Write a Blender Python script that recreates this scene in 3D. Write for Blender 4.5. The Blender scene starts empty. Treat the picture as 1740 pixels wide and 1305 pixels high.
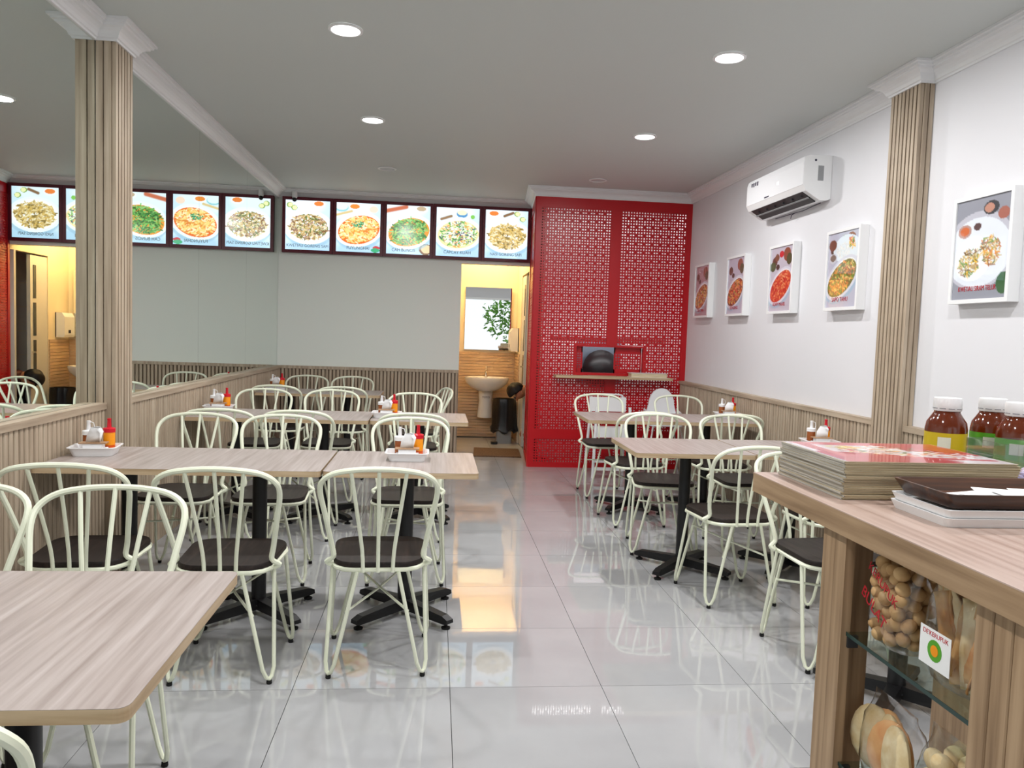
import bpy, bmesh, math, random
import numpy as np
from mathutils import Vector, Matrix
random.seed(7); rng = np.random.default_rng(5)
scn = bpy.context.scene
COL = scn.collection
PI = math.pi

# ------------------------------------------------------------------ camera
F_PX, YAW, PITCH, ROLL = 1307.0, .1005, -.0645, .0339
CAM = Vector((-.0912, -2.919, 1.3816))
cy, sy, cp, sp = math.cos(YAW), math.sin(YAW), math.cos(PITCH), math.sin(PITCH)
fw = Vector((sy*cp, cy*cp, sp)); r0 = Vector((cy, -sy, 0)); u0 = r0.cross(fw)
rt = r0*math.cos(ROLL)+u0*math.sin(ROLL); up = -r0*math.sin(ROLL)+u0*math.cos(ROLL)
cd = bpy.data.cameras.new('camera'); cam = bpy.data.objects.new('camera', cd); COL.objects.link(cam)
m3 = Matrix((rt, up, -fw)).transposed(); cam.matrix_world = Matrix.Translation(CAM) @ m3.to_4x4()
cd.sensor_fit = 'HORIZONTAL'; cd.sensor_width = 36; cd.lens = F_PX/1740*36; cd.clip_start = .05
scn.camera = cam
# ------------------------------------------------------------------ light
SKY, LAMP, SCREEN = 1.45, 29.0, 1.6
w = bpy.data.worlds.new('sky'); scn.world = w; w.use_nodes = True
bg = w.node_tree.nodes['Background']; bg.inputs[0].default_value = (.93, .97, 1, 1); bg.inputs[1].default_value = SKY
pd = bpy.data.lights.new('storefront_portal', 'AREA'); pd.shape = 'RECTANGLE'; pd.size = 3.0; pd.size_y = 2.4
pd.cycles.is_portal = True
po = bpy.data.objects.new('storefront_portal', pd); COL.objects.link(po)
po.location = (1.02, -4.64, 1.2); po.rotation_euler = (PI/2, 0, 0)
vs = scn.view_settings; vs.view_transform = 'Standard'; vs.look = 'None'; vs.gamma = 1; vs.exposure = -.33
try: vs.use_curve_mapping = False
except Exception: pass

# ------------------------------------------------------------------ helpers
def lin(c):
    return tuple((x/12.92 if x <= .04045 else ((x+.055)/1.055)**2.4) for x in c)
def C(r, g, b): return lin((r/255, g/255, b/255))+(1,)
MATS = {}
def mat(name, col, rough=.5, metal=0, spec=.5, emit=None, es=0, trans=0, ior=1.45, coat=0, alpha=1):
    m = bpy.data.materials.new(name); m.use_nodes = True
    b = m.node_tree.nodes['Principled BSDF']
    b.inputs['Base Color'].default_value = col; b.inputs['Roughness'].default_value = rough
    b.inputs['Metallic'].default_value = metal; b.inputs['Specular IOR Level'].default_value = spec
    b.inputs['Transmission Weight'].default_value = trans; b.inputs['IOR'].default_value = ior
    b.inputs['Coat Weight'].default_value = coat; b.inputs['Coat Roughness'].default_value = .05
    if emit: b.inputs['Emission Color'].default_value = emit; b.inputs['Emission Strength'].default_value = es
    MATS[name] = m; return m
def nz(m, scale, stops, stretch=(1, 1, 1), detail=4, bump=0, rnd=True, dist=0):
    """noise colour ramp in object space, per-object offset"""
    nt = m.node_tree; N = nt.nodes; L = nt.links; b = N['Principled BSDF']
    tc = N.new('ShaderNodeTexCoord'); mp = N.new('ShaderNodeMapping'); mp.inputs['Scale'].default_value = stretch
    L.new(tc.outputs['Object'], mp.inputs['Vector'])
    if rnd:
        oi = N.new('ShaderNodeObjectInfo'); mu = N.new('ShaderNodeMath'); mu.operation = 'MULTIPLY'; mu.inputs[1].default_value = 37
        L.new(oi.outputs['Random'], mu.inputs[0]); L.new(mu.outputs[0], mp.inputs['Location'])
    t = N.new('ShaderNodeTexNoise'); t.inputs['Scale'].default_value = scale; t.inputs['Detail'].default_value = detail
    t.inputs['Distortion'].default_value = dist
    L.new(mp.outputs[0], t.inputs['Vector'])
    r = N.new('ShaderNodeValToRGB'); L.new(t.outputs['Fac'], r.inputs[0])
    e = r.color_ramp.elements
    e[0].position, e[0].color = stops[0]; e[1].position, e[1].color = stops[-1]
    for p, c in stops[1:-1]: x = e.new(p); x.color = c
    L.new(r.outputs[0], b.inputs['Base Color'])
    if bump:
        bp = N.new('ShaderNodeBump'); bp.inputs['Strength'].default_value = bump; bp.inputs['Distance'].default_value = .002
        L.new(t.outputs['Fac'], bp.inputs['Height']); L.new(bp.outputs[0], b.inputs['Normal'])
    return m
def film(name, tint, gl=.12, rough=.03):
    m = bpy.data.materials.new(name); m.use_nodes = True; nt = m.node_tree; N = nt.nodes; L = nt.links
    N.remove(N['Principled BSDF'])
    t = N.new('ShaderNodeBsdfTransparent'); t.inputs[0].default_value = tint
    g = N.new('ShaderNodeBsdfGlossy'); g.inputs['Roughness'].default_value = rough
    lf = N.new('ShaderNodeLayerWeight'); lf.inputs[0].default_value = .5
    lw = N.new('ShaderNodeMath'); lw.operation = 'POWER'; lw.inputs[1].default_value = 4; L.new(lf.outputs['Facing'], lw.inputs[0])
    ad = N.new('ShaderNodeMath'); ad.operation = 'ADD'; ad.inputs[1].default_value = gl; ad.use_clamp = True
    mx = N.new('ShaderNodeMixShader'); L.new(lw.outputs[0], ad.inputs[0]); L.new(ad.outputs[0], mx.inputs[0])
    L.new(t.outputs[0], mx.inputs[1]); L.new(g.outputs[0], mx.inputs[2]); L.new(mx.outputs[0], N['Material Output'].inputs[0])
    MATS[name] = m; return m
def vcol(name, emit=0, rough=.35, coat=0):
    m = bpy.data.materials.new(name); m.use_nodes = True; nt = m.node_tree; b = nt.nodes['Principled BSDF']
    a = nt.nodes.new('ShaderNodeAttribute'); a.attribute_name = 'print'
    b.inputs['Roughness'].default_value = rough; b.inputs['Coat Weight'].default_value = coat; b.inputs['Coat Roughness'].default_value = .02
    if emit:
        b.inputs['Base Color'].default_value = (.02, .02, .02, 1)
        nt.links.new(a.outputs['Color'], b.inputs['Emission Color']); b.inputs['Emission Strength'].default_value = emit
    else: nt.links.new(a.outputs['Color'], b.inputs['Base Color'])
    MATS[name] = m; return m

mat('white_paint', C(226, 226, 230), .55); mat('ceiling_paint', C(205, 210, 208), .6)
mat('sage_paint', C(231, 237, 231), .55); mat('crown_white', C(235, 236, 238), .4)
mat('cream_warm', C(240, 226, 196), .6); mat('kitchen_white', C(222, 226, 228), .35)
nz(mat('tile', C(170, 170, 172), .03, spec=.95), 2.2, [(.3, C(167, 168, 170)), (.7, C(180, 181, 183))], detail=5)
mat('grout', C(70, 70, 70), .8)
WOOD = [(.25, C(148, 131, 112)), (.5, C(177, 160, 139)), (.75, C(200, 185, 164))]
nz(mat('slat_wood', C(180, 160, 136), .5), 6, WOOD, (6, 6, .35), 5, .1)
nz(mat('slat_wood_h', C(180, 160, 136), .5), 6, WOOD, (6, .3, 6), 5, .1)
nz(mat('wood_backing', C(112, 95, 77), .7), 6, [(.3, C(100, 84, 67)), (.7, C(122, 104, 86))], (6, 6, .3))
TOPW = [(.25, C(146, 133, 127)), (.5, C(168, 156, 151)), (.78, C(186, 176, 172))]
nz(mat('table_laminate', C(196, 184, 176), .32, spec=.4), 9, TOPW, (7, .28, 7), 6, .05)
nz(mat('edge_oak', C(190, 164, 130), .5), 8, [(.3, C(176, 150, 116)), (.7, C(205, 182, 150))], (.5, .5, 8))
nz(mat('counter_top', C(190, 160, 145), .35), 7, [(.25, C(146, 120, 106)), (.5, C(176, 152, 140)), (.78, C(192, 172, 161))], (9, .4, 9), 6, .05)
nz(mat('counter_wood', C(160, 130, 100), .5), 7, [(.25, C(122, 96, 70)), (.5, C(158, 130, 100)), (.78, C(184, 156, 124))], (9, .4, 9), 6, .08)
nz(mat('counter_wood_v', C(160, 130, 100), .5), 7, [(.25, C(122, 96, 70)), (.5, C(158, 130, 100)), (.78, C(184, 156, 124))], (9, 9, .4), 6, .08)
nz(mat('mint_metal', C(222, 228, 206), .35), 3, [(.3, C(233, 238, 214)), (.7, C(238, 242, 221))])
nz(mat('seat_wood', C(36, 28, 26), .5, spec=.35), 8, [(.3, C(26, 20, 19)), (.55, C(38, 30, 27)), (.75, C(54, 43, 39))], (8, .5, 8), 5, .2)
mat('black_metal', C(22, 22, 24), .4); mat('black_rubber', C(18, 18, 18), .8)
mat('red_metal', C(186, 14, 26), .32, spec=.5); mat('dark_red', C(92, 16, 36), .35)
mat('white_plastic', C(238, 239, 240), .35); mat('white_gloss', C(240, 241, 244), .12)
mat('grey_plastic', C(150, 152, 154), .5); mat('dark_grey', C(48, 50, 54), .5)
mat('mirror_glass', (.82, .87, .84, 1), 0.0, 1.0); mat('clear_mirror', (.93, .95, .94, 1), 0, 1)
mat('chrome', (.8, .8, .8, 1), .12, 1); mat('steel', (.42, .46, .5, 1), .35, .9); mat('blue_steel', C(86, 98, 112), .4, .2)
mat('lamp_emit', (1, 1, 1, 1), .5, emit=(1, .98, .96, 1), es=14); mat('lamp_off', C(196, 198, 200), .4)
mat('kitchen_emit', (1, 1, 1, 1), .5, emit=(1, .98, .96, 1), es=2); mat('warm_emit', (1, 1, 1, 1), .5, emit=(1, .75, .42, 1), es=8)
mat('red_plastic', C(206, 22, 42), .3); mat('orange_sauce', C(240, 150, 20), .25); mat('brown_sauce', C(150, 82, 40), .25)
mat('sauce_dregs', C(214, 84, 16), .3); mat('tissue', C(244, 244, 246), .8)
nz(mat('tan_box', C(176, 140, 108), .5), 8, [(.3, C(160, 124, 92)), (.7, C(188, 154, 122))], (1, 8, 8))
nz(mat('paper_edge', C(196, 180, 146), .7), 30, [(.3, C(196, 178, 142)), (.7, C(236, 222, 192))], (.3, .3, 12))
nz(mat('cover_edge', C(130, 112, 88), .6), 30, [(.3, C(150, 134, 108)), (.7, C(206, 190, 160))], (.3, .3, 12))
nz(mat('spine_grey', C(166, 162, 152), .6), 30, [(.3, C(140, 136, 126)), (.7, C(186, 182, 172))], (.3, .3, 12))
nz(mat('walnut', C(62, 34, 18), .35), 8, [(.25, C(36, 20, 13)), (.5, C(66, 38, 21)), (.78, C(104, 62, 34))], (.5, 10, 10), 5)
mat('amber_tea', C(96, 36, 8), .1, coat=.4); mat('label_yellow', C(206, 178, 30), .4); mat('label_green', C(84, 160, 40), .4)
mat('print_white', C(240, 240, 240), .5); mat('print_dark', C(52, 48, 70), .5); mat('print_red', C(186, 28, 44), .5)
mat('print_grey', C(110, 112, 120), .5); mat('label_cream', C(226, 224, 206), .5)
film('plastic_film', (.95, .95, .95, 1), .10, .14); film('shelf_glass', (.80, .88, .85, 1), .02, .01); film('acrylic', (.9, .92, .93, 1), .10, .02)
mat('glass_edge', C(40, 62, 58), .15)
nz(mat('cracker', C(205, 165, 112), .7), 30, [(.3, C(184, 142, 92)), (.7, C(220, 184, 134))])
nz(mat('cracker_flat', C(214, 160, 92), .6), 25, [(.3, C(192, 128, 64)), (.7, C(228, 186, 124))])
nz(mat('cracker_orange', C(226, 160, 96), .6), 25, [(.3, C(214, 142, 80)), (.7, C(236, 184, 124))])
nz(mat('cracker_pale', C(228, 206, 158), .7), 40, [(.3, C(214, 184, 130)), (.7, C(236, 220, 180))])
nz(mat('candy_purple', C(150, 150, 196), .3), 40, [(.3, C(120, 120, 176)), (.5, C(180, 172, 206)), (.7, C(214, 170, 170))])
nz(mat('wall_tile_tan', C(196, 160, 118), .3), 10, [(.3, C(200, 166, 130)), (.7, C(226, 198, 162))], (.6, .6, 4))
mat('ceramic', C(240, 240, 238), .12); nz(mat('black_bag', C(16, 17, 20), .28), 20, [(.3, C(10, 10, 12)), (.7, C(24, 25, 30))], (6, 6, 1), bump=.6)
nz(mat('mat_brown', C(98, 74, 54), .9), 60, [(.3, C(82, 60, 42)), (.7, C(112, 88, 66))])
mat('skin', C(176, 118, 88), .5); mat('hair', C(18, 15, 16), .6); mat('trousers', C(30, 30, 36), .8)
nz(mat('shirt', C(70, 20, 22), .8), 30, [(.35, C(58, 16, 20)), (.6, C(84, 26, 28)), (.75, C(150, 80, 60))])
nz(mat('leaf', C(80, 140, 50), .6), 3, [(.3, C(66, 122, 40)), (.7, C(122, 176, 70))]); mat('bark', C(90, 72, 56), .8)
nz(mat('asphalt', C(130, 130, 128), .9), 20, [(.3, C(120, 120, 118)), (.7, C(142, 142, 140))]); mat('kitchen_floor', C(150, 140, 130), .4)
mat('door_white', C(214, 212, 206), .4); mat('smoked_glass', C(60, 70, 72), .1); mat('led', (1, 1, 1, 1), emit=(1, 1, 1, 1), es=1.5)

class MB:
    def __init__(s): s.v = []; s.f = []
    def add(s, vs, fs):
        o = len(s.v); s.v += [tuple(x) for x in vs]; s.f += [tuple(i+o for i in f) for f in fs]; return s
    def box(s, a, b, M=None):
        (x0, y0, z0), (x1, y1, z1) = a, b
        vs = [Vector(p) for p in ((x0,y0,z0),(x1,y0,z0),(x1,y1,z0),(x0,y1,z0),(x0,y0,z1),(x1,y0,z1),(x1,y1,z1),(x0,y1,z1))]
        if M: vs = [M @ p for p in vs]
        return s.add(vs, [(3,2,1,0),(4,5,6,7),(0,1,5,4),(1,2,6,5),(2,3,7,6),(3,0,4,7)])
    def tube(s, pts, r, n=8, closed=False, cap=True):
        P = [Vector(p) for p in pts]; N = len(P); rr = r if isinstance(r, (list, tuple)) else [r]*N
        rings = []; ref = None
        for i in range(N):
            if closed: t = P[(i+1) % N]-P[i-1]
            else: t = P[min(i+1, N-1)]-P[max(i-1, 0)]
            t.normalize()
            if ref is None:
                ref = t.orthogonal().normalized()
            else:
                ref = (ref-t*ref.dot(t))
                ref = ref.normalized() if ref.length > 1e-6 else t.orthogonal().normalized()
            b = t.cross(ref)
            rings.append([P[i]+(ref*math.cos(2*PI*k/n)+b*math.sin(2*PI*k/n))*rr[i] for k in range(n)])
        vs = [p for R in rings for p in R]; fs = []
        for i in range(N if closed else N-1):
            a = i*n; b_ = ((i+1) % N)*n
            for k in range(n): fs.append((a+k, a+(k+1) % n, b_+(k+1) % n, b_+k))
        if cap and not closed: fs += [tuple(range(n))[::-1], tuple(range((N-1)*n, N*n))]
        return s.add(vs, fs)
    def lathe(s, prof, c=(0, 0, 0), n=20, cap=True, M=None):
        vs = []; c = Vector(c)
        for r, z in prof:
            for k in range(n):
                p = Vector((r*math.cos(2*PI*k/n), r*math.sin(2*PI*k/n), z))
                vs.append((M @ p if M else p)+c)
        fs = []
        for i in range(len(prof)-1):
            for k in range(n): fs.append((i*n+k, i*n+(k+1) % n, (i+1)*n+(k+1) % n, (i+1)*n+k))
        if cap: fs += [tuple(range(n))[::-1], tuple(range((len(prof)-1)*n, len(prof)*n))]
        return s.add(vs, fs)
    def prism(s, poly, lo, hi, ax=2):
        def P(a, b, h): return {2: (a, b, h), 1: (a, h, b), 0: (h, a, b)}[ax]
        n = len(poly); vs = [P(a, b, lo) for a, b in poly]+[P(a, b, hi) for a, b in poly]
        fs = [tuple(range(n))[::-1], tuple(range(n, 2*n))]+[(i, (i+1) % n, n+(i+1) % n, n+i) for i in range(n)]
        return s.add(vs, fs)
    def ball(s, c, r, n=10, m=6, sc=(1, 1, 1)):
        prof = [(max(1e-4, r*math.sin(PI*i/m)), -r*math.cos(PI*i/m)) for i in range(m+1)]
        vs = []; fs = []
        for a, z in prof:
            for k in range(n): vs.append((c[0]+sc[0]*a*math.cos(2*PI*k/n), c[1]+sc[1]*a*math.sin(2*PI*k/n), c[2]+sc[2]*z))
        for i in range(m):
            for k in range(n): fs.append((i*n+k, i*n+(k+1) % n, (i+1)*n+(k+1) % n, (i+1)*n+k))
        return s.add(vs, fs)
    def mesh(s, name, m, smooth=False):
        me = bpy.data.meshes.new(name); me.from_pydata(s.v, [], s.f)
        bm = bmesh.new(); bm.from_mesh(me); bmesh.ops.recalc_face_normals(bm, faces=bm.faces); bm.to_mesh(me); bm.free()
        if m: me.materials.append(MATS[m] if isinstance(m, str) else m)
        if smooth:
            for p in me.polygons: p.use_smooth = True
            try: me.set_sharp_from_angle(angle=math.radians(40))
            except Exception: pass
        return me
    def build(s, name, m, parent=None, smooth=False, loc=None, rz=0):
        return link(name, s.mesh(name, m, smooth), parent, loc, rz)
def link(name, me, parent=None, loc=None, rz=0, rot=None):
    o = bpy.data.objects.new(name, me); COL.objects.link(o)
    if parent: o.parent = parent
    if loc: o.location = loc
    if rot: o.rotation_euler = rot
    elif rz: o.rotation_euler = (0, 0, rz)
    return o
def tag(o, label, cat, group=None):
    o['label'] = label; o['category'] = cat
    if group: o['group'] = group
    return o
def thing(name, label, cat, loc=(0, 0, 0), rz=0, group=None):
    o = link(name, None, None, loc, rz); o.empty_display_size = .05; return tag(o, label, cat, group)
def struct(o): o['kind'] = 'structure'; return o
def copy_tree(o, parent=None):
    c = o.copy(); COL.objects.link(c); c.parent = parent
    for ch in list(o.children): copy_tree(ch, c)
    return c
def rrect(x0, y0, x1, y1, r, n=4):
    pts = []
    for cx_, cy_, a in ((x1-r, y1-r, 0), (x0+r, y1-r, 90), (x0+r, y0+r, 180), (x1-r, y0+r, 270)):
        for k in range(n+1):
            t = math.radians(a+90*k/n); pts.append((cx_+r*math.cos(t), cy_+r*math.sin(t)))
    return pts
def arc(p, n):  # catmull-rom through points
    P = [Vector(q) for q in p]; out = []
    for i in range(len(P)-1):
        a = P[max(i-1, 0)]; b = P[i]; c = P[i+1]; d = P[min(i+2, len(P)-1)]
        for k in range(n):
            t = k/n; out.append(.5*((2*b)+(c-a)*t+(2*a-5*b+4*c-d)*t*t+(3*b-a-3*c+d)*t**3))
    return out+[P[-1]]
def text(name, body, size, m, parent, M, ext=.0004, sx=1):
    cu = bpy.data.curves.new(name, 'FONT'); cu.body = body; cu.size = size; cu.align_x = 'CENTER'; cu.align_y = 'CENTER'; cu.extrude = ext
    cu.resolution_u = 3
    o = bpy.data.objects.new(name+'_tmp', cu); COL.objects.link(o)
    bpy.context.view_layer.update()
    me = bpy.data.meshes.new_from_object(o.evaluated_get(bpy.context.evaluated_depsgraph_get()))
    bpy.data.objects.remove(o); me.name = name
    me.transform(M @ Matrix.Diagonal((sx, 1, 1, 1)))
    me.materials.clear(); me.materials.append(MATS[m]); return link(name, me, parent)
# orientation matrices: local text (x right, y up, z out) -> world
def face(pos, right, upv):
    r = Vector(right).normalized(); u = Vector(upv).normalized(); n = r.cross(u)
    return Matrix.Translation(pos) @ Matrix((r, u, n)).transposed().to_4x4()

# ------------------------------------------------------------------ room shell
XL, XR, YB, YR, ZC, ZW, YF = -1.86, 2.55, 5.94, 5.03, 2.90, .95, -4.6
XJ0, XJ1, ZD, YS = .18, .975, 2.17, 7.3
floor = struct(MB().box((XL-.2, YF, -.12), (XR+.2, YS+.1, -.009)).build('floor', 'grout'))
tm = MB().box((.0012, .0012, -.009), (.5988, .5988, 0)).mesh('tile', 'tile')
for i in range(-4, 5):
    for j in range(-8, 13):
        x0, y0 = i*.6, j*.6
        lo, hi = max(x0, XL), min(x0+.6, XR)
        if hi-lo < .02: continue
        if y0 > 5.3 and x0 > .7: continue
        if lo == x0 and hi == x0+.6: me = tm
        else: me = MB().box((lo-x0+.0012, .0012, -.009), (hi-x0-.0012, .5988, 0)).mesh('tile', 'tile')
        if y0+.6 > YS: continue
        link('tile', me, floor, (x0, y0, 0))
struct(MB().box((XJ1+.02, 5.4, -.009), (XR, YS, .0)).build('floor', 'kitchen_floor'))
struct(MB().box((XL-.2, YF, ZC), (XR+.2, YS+.1, ZC+.1)).build('ceiling', 'ceiling_paint'))
wl = struct(MB().box((XL-.2, YF, 0), (XL-.006, YB+.1, ZC)).build('wall_left', 'sage_paint'))
wr = struct(MB().box((XR, YF, 0), (XR+.2, YS+.1, ZC)).build('wall_right', 'white_paint'))
wb = struct(MB().box((XL, YB, 0), (XJ0, YB+.1, ZC)).box((XJ0, YB, ZD), (XJ1, YB+.1, ZC)).build('wall_back', 'sage_paint'))
# lobby beyond the doorway
wlb = struct(MB().box((-.1, YS, 0), (XR, YS+.1, ZC)).build('wall_lobby_back', 'cream_warm'))
struct(MB().box((XJ0-.2, YB+.1, 0), (XJ0-.1, YS, ZC)).build('wall_lobby_left', 'cream_warm'))
wlr = struct(MB().box((XJ1, 6.78, 0), (XJ1+.08, YS, ZC)).box((XJ1, YB, 2.12), (XJ1+.08, 6.78, ZC)).build('wall_lobby_right', 'cream_warm'))
st = MB(); st2 = MB()
for k in range(29):
    z = .004+k*.039
    off = (k % 2)*.2
    xs = [XJ0-.1]+[XJ0-.1+off+.4*i for i in range(1, 3)]+[XJ1]
    for a, b in zip(xs, xs[1:]):
        if b-a > .03: st.box((a+.001, YS-.012-.006*random.random(), z), (b-.001, YS-.0005, z+.035))
    st2.box((XJ1-.012-.005*random.random(), 6.79, z), (XJ1-.0005, YS-.02, z+.035))
for q, par in ((st, wlb), (st2, wlr)): o = q.build('wall_tile', 'wall_tile_tan', par); o['kind'] = 'stuff'
# slatted wainscot: slats are children of the wall
def slat_mesh(w, d, ax):
    m = MB(); c = .004
    poly = [(-w/2, 0), (w/2, 0), (w/2, d-c), (w/2-c, d), (-w/2+c, d), (-w/2, d-c)]
    h0, h1 = .001, ZW-.032
    if ax == 'x': poly = [(b, a) for a, b in poly]      # grows +x
    elif ax == '-x': poly = [(-b, a) for a, b in poly]
    elif ax == '-y': poly = [(a, -b) for a, b in poly]
    return m.prism(poly, h0, h1).mesh('slat', 'slat_wood')
PW = .040
sm = {a: slat_mesh(.0295, .020, a) for a in ('x', '-x', '-y')}
def wain(wall, ax, fixed, lo, hi):
    n = int((hi-lo)/PW); p = (hi-lo)/n
    for k in range(n):
        t = lo+(k+.5)*p
        link('slat', sm[ax], wall, (fixed, t, 0) if ax != '-y' else (t, fixed, 0))
D0, D1 = .03, .052
for lo, hi in ((-1.9, 1.30), (1.53, YB-.05)):
    MB().box((XL, lo, 0), (XL+D0, hi, ZW-.03)).build('backing', 'wood_backing', wl)
    MB().box((XL, lo, ZW-.032), (XL+D1+.006, hi, ZW)).build('cap_rail', 'slat_wood_h', wl)
    wain(wl, 'x', XL+D0, lo, hi)
MB().box((XL, YB-D0, 0), (XJ0-.003, YB, ZW-.03)).build('backing', 'wood_backing', wb)
MB().box((XL+D1, YB-D1-.006, ZW-.032), (XJ0-.003, YB, ZW)).build('cap_rail', 'slat_wood', wb)
wain(wb, '-y', YB-D0, XL+D1, XJ0-.003)
for lo, hi in ((-1.1, 1.08), (1.36, YR-.003)):
    MB().box((XR-D0, lo, 0), (XR, hi, ZW-.03)).build('backing', 'wood_backing', wr)
    MB().box((XR-D1-.006, lo, ZW-.032), (XR, hi, ZW)).build('cap_rail', 'slat_wood_h', wr)
    wain(wr, '-x', XR-D0, lo, hi)
# slatted pillars
def pillar(name, x0, x1, y0, y1, side):
    p = struct(link(name, None))
    b = .020
    MB().box((x0+(b if side < 0 else 0), y0+b, 0), (x1-(b if side > 0 else 0), y1-b, ZC-.08)).build('core', 'wood_backing', p)
    n = round((y1-y0)/.036); dy = (y1-y0)/n
    for k in range(n):
        a = y0+k*dy+.006; c = y0+(k+1)*dy-.006
        if side > 0: MB().box((x1-b, a, 0), (x1, c, ZC-.08)).build('slat', 'slat_wood', p)
        else: MB().box((x0, a, 0), (x0+b, c, ZC-.08)).build('slat', 'slat_wood', p)
    xa, xb = (x0, x1-b) if side > 0 else (x0+b, x1)
    n = 2; dx = (xb-xa)/n
    for k in range(n):
        for yy0, yy1 in ((y0, y0+b), (y1-b, y1)):
            MB().box((xa+k*dx+.003, yy0, 0), (xa+(k+1)*dx-.003, yy1, ZC-.08)).build('slat', 'slat_wood', p)
pillar('trim_2', XL, -1.76, 1.30, 1.53, 1); pillar('trim_3', 2.47, XR, 1.08, 1.36, -1)
# crown moulding swept round the room
prof = [(0, -.095), (.010, -.095), (.012, -.086), (.020, -.082), (.026, -.066), (.036, -.052), (.050, -.042), (.066, -.036), (.068, -.027), (.080, -.025), (.082, -.014), (.094, -.012), (.096, 0), (0, 0)]
path = [(XL, YF), (XL, 1.30), (-1.76, 1.30), (-1.76, 1.53), (XL, 1.53), (XL, YB), (.975, YB), (.902, YR), (XR, YR), (XR, 1.36), (2.47, 1.36), (2.47, 1.08), (XR, 1.08), (XR, YF)]
mb = MB(); rings = []
for i, p in enumerate(path):
    P = Vector(p); ns = []
    for a, b in ((i-1, i), (i, i+1)):
        if a >= 0 and b < len(path):
            d = (Vector(path[b])-Vector(path[a])).normalized(); ns.append(Vector((d.y, -d.x)))
    if len(ns) == 2: mN = (ns[0]+ns[1]); mN = mN/mN.dot(ns[0])
    else: mN = ns[0]
    rings.append([(P.x+mN.x*d, P.y+mN.y*d, ZC+z-.0005) for d, z in prof])
n = len(prof)
mb.add([q for r in rings for q in r], [(i*n+k, i*n+(k+1) % n, (i+1)*n+(k+1) % n, (i+1)*n+k) for i in range(len(path)-1) for k in range(n)])
struct(mb.build('trim_1', 'crown_white'))
# mirrors on the left wall
for a, b, lab in ((-1.9, -.3, 'tall wall mirror pane farthest from the menu lightboxes'), (-.3, 1.298, 'tall wall mirror pane on the street side of the slatted pillar'), (1.532, 3.05, 'tall wall mirror pane on the menu side of the slatted pillar'),
                  (3.05, 4.487, 'tall wall mirror pane between the pillar pane and the corner pane'), (4.487, YB-.002, 'tall wall mirror pane meeting the back wall corner')):
    tag(MB().box((XL-.005, a+.001, ZW+.001), (XL, b-.001, ZC-.09)).build('wall_mirror', 'mirror_glass'), lab, 'mirror', 'mirror panes on the left wall')
# storefront frame behind the camera
sf = struct(link('window_1', None))
struct(MB().box((XL, YF-.1, 0), (-.5, YF, ZC)).box((-.5, YF-.1, 2.4), (XR, YF, ZC)).build('sky_blocker_front', 'white_paint'))  # unseen wall and header, added to narrow the opening and hold back sky light
for x in (-.5, 1.3, XR-.06): MB().box((x, YF, 0), (x+.06, YF+.06, 2.4)).build('mullion', 'white_plastic', sf)
MB().box((-.5, YF, 2.34), (XR, YF+.06, 2.4)).build('transom', 'white_plastic', sf)
MB().box((1.36, YF, .9), (XR-.06, YF+.05, .95)).build('rail', 'white_plastic', sf)
struct(MB().box((-30, -40, -.16), (30, YF, -.03)).build('ground', 'asphalt'))

# ------------------------------------------------------------------ red perforated booth
booth = thing('perforated_screen', 'red perforated metal partition with a serving window', 'partition')
def lattice(cols, rows, p, hole=None):
    """sheet of p-pitch cells in the (a,b) plane, each with a hole; period-3 star pattern of triangles and dots"""
    m = MB(); sq = [(-.5, -.5), (.5, -.5), (.5, .5), (-.5, .5)]
    for i in range(cols):
        for j in range(rows):
            cx_, cz = (i+.5)*p, (j+.5)*p
            if hole and hole(cx_, cz): continue
            c3, r3 = i % 3, j % 3
            if c3 == 2 and r3 == 1:
                m.add([(cx_+a*p, 0, cz+b*p) for a, b in sq], [(0, 1, 2, 3)]); continue
            if c3 == 2: h = [(-.31, -.27), (.31, -.27), (.07, .32), (-.07, .32)] if r3 == 0 else [(-.07, -.32), (.07, -.32), (.31, .27), (-.31, .27)]
            elif r3 == 1: h = [(-.27, -.31), (.32, -.07), (.32, .07), (-.27, .31)] if c3 == 1 else [(-.32, -.07), (.27, -.31), (.27, .31), (-.32, .07)]
            else: h = [(-.2, -.2), (.2, -.2), (.2, .2), (-.2, .2)]
            m.add([(cx_+a*p, 0, cz+b*p) for a, b in sq+h], [(0, 1, 5, 4), (1, 2, 6, 5), (2, 3, 7, 6), (3, 0, 4, 7)])
    return m
def panel(name, x0, x1, z0, z1, y, hole=None, parent=booth, M=None):
    n = max(1, round((x1-x0)/.0285)); p = (x1-x0)/n; rws = max(1, round((z1-z0)/p))
    l = lattice(n, rws, p, (lambda a, b: hole(x0+a, z0+b*(z1-z0)/(rws*p))) if hole else None)
    s = (z1-z0)/(rws*p); l.v = [(a+x0, b+y, c*s+z0) for a, b, c in l.v]
    if M: l.v = [tuple(M @ Vector(v)) for v in l.v]
    o = l.build(name, 'red_metal', parent); md = o.modifiers.new('thick', 'SOLIDIFY'); md.thickness = .003; return o
WX0, WX1, WZ0, WZ1 = 1.377, 2.089, 1.008, 1.280
hole = lambda x, z: WX0-.012 < x < WX1+.012 and WZ0-.05 < z < WZ1+.012
panel('lattice_panel', .955, 1.69, .40, 2.70, YR, hole); panel('lattice_panel', 1.80, 2.495, .40, 2.70, YR, hole)
panel('lattice_panel', .955, 1.69, .05, .30, YR); panel('lattice_panel', 1.80, 2.495, .05, .30, YR)
fr = MB()
y0, y1 = YR-.012, YR+.025
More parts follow.
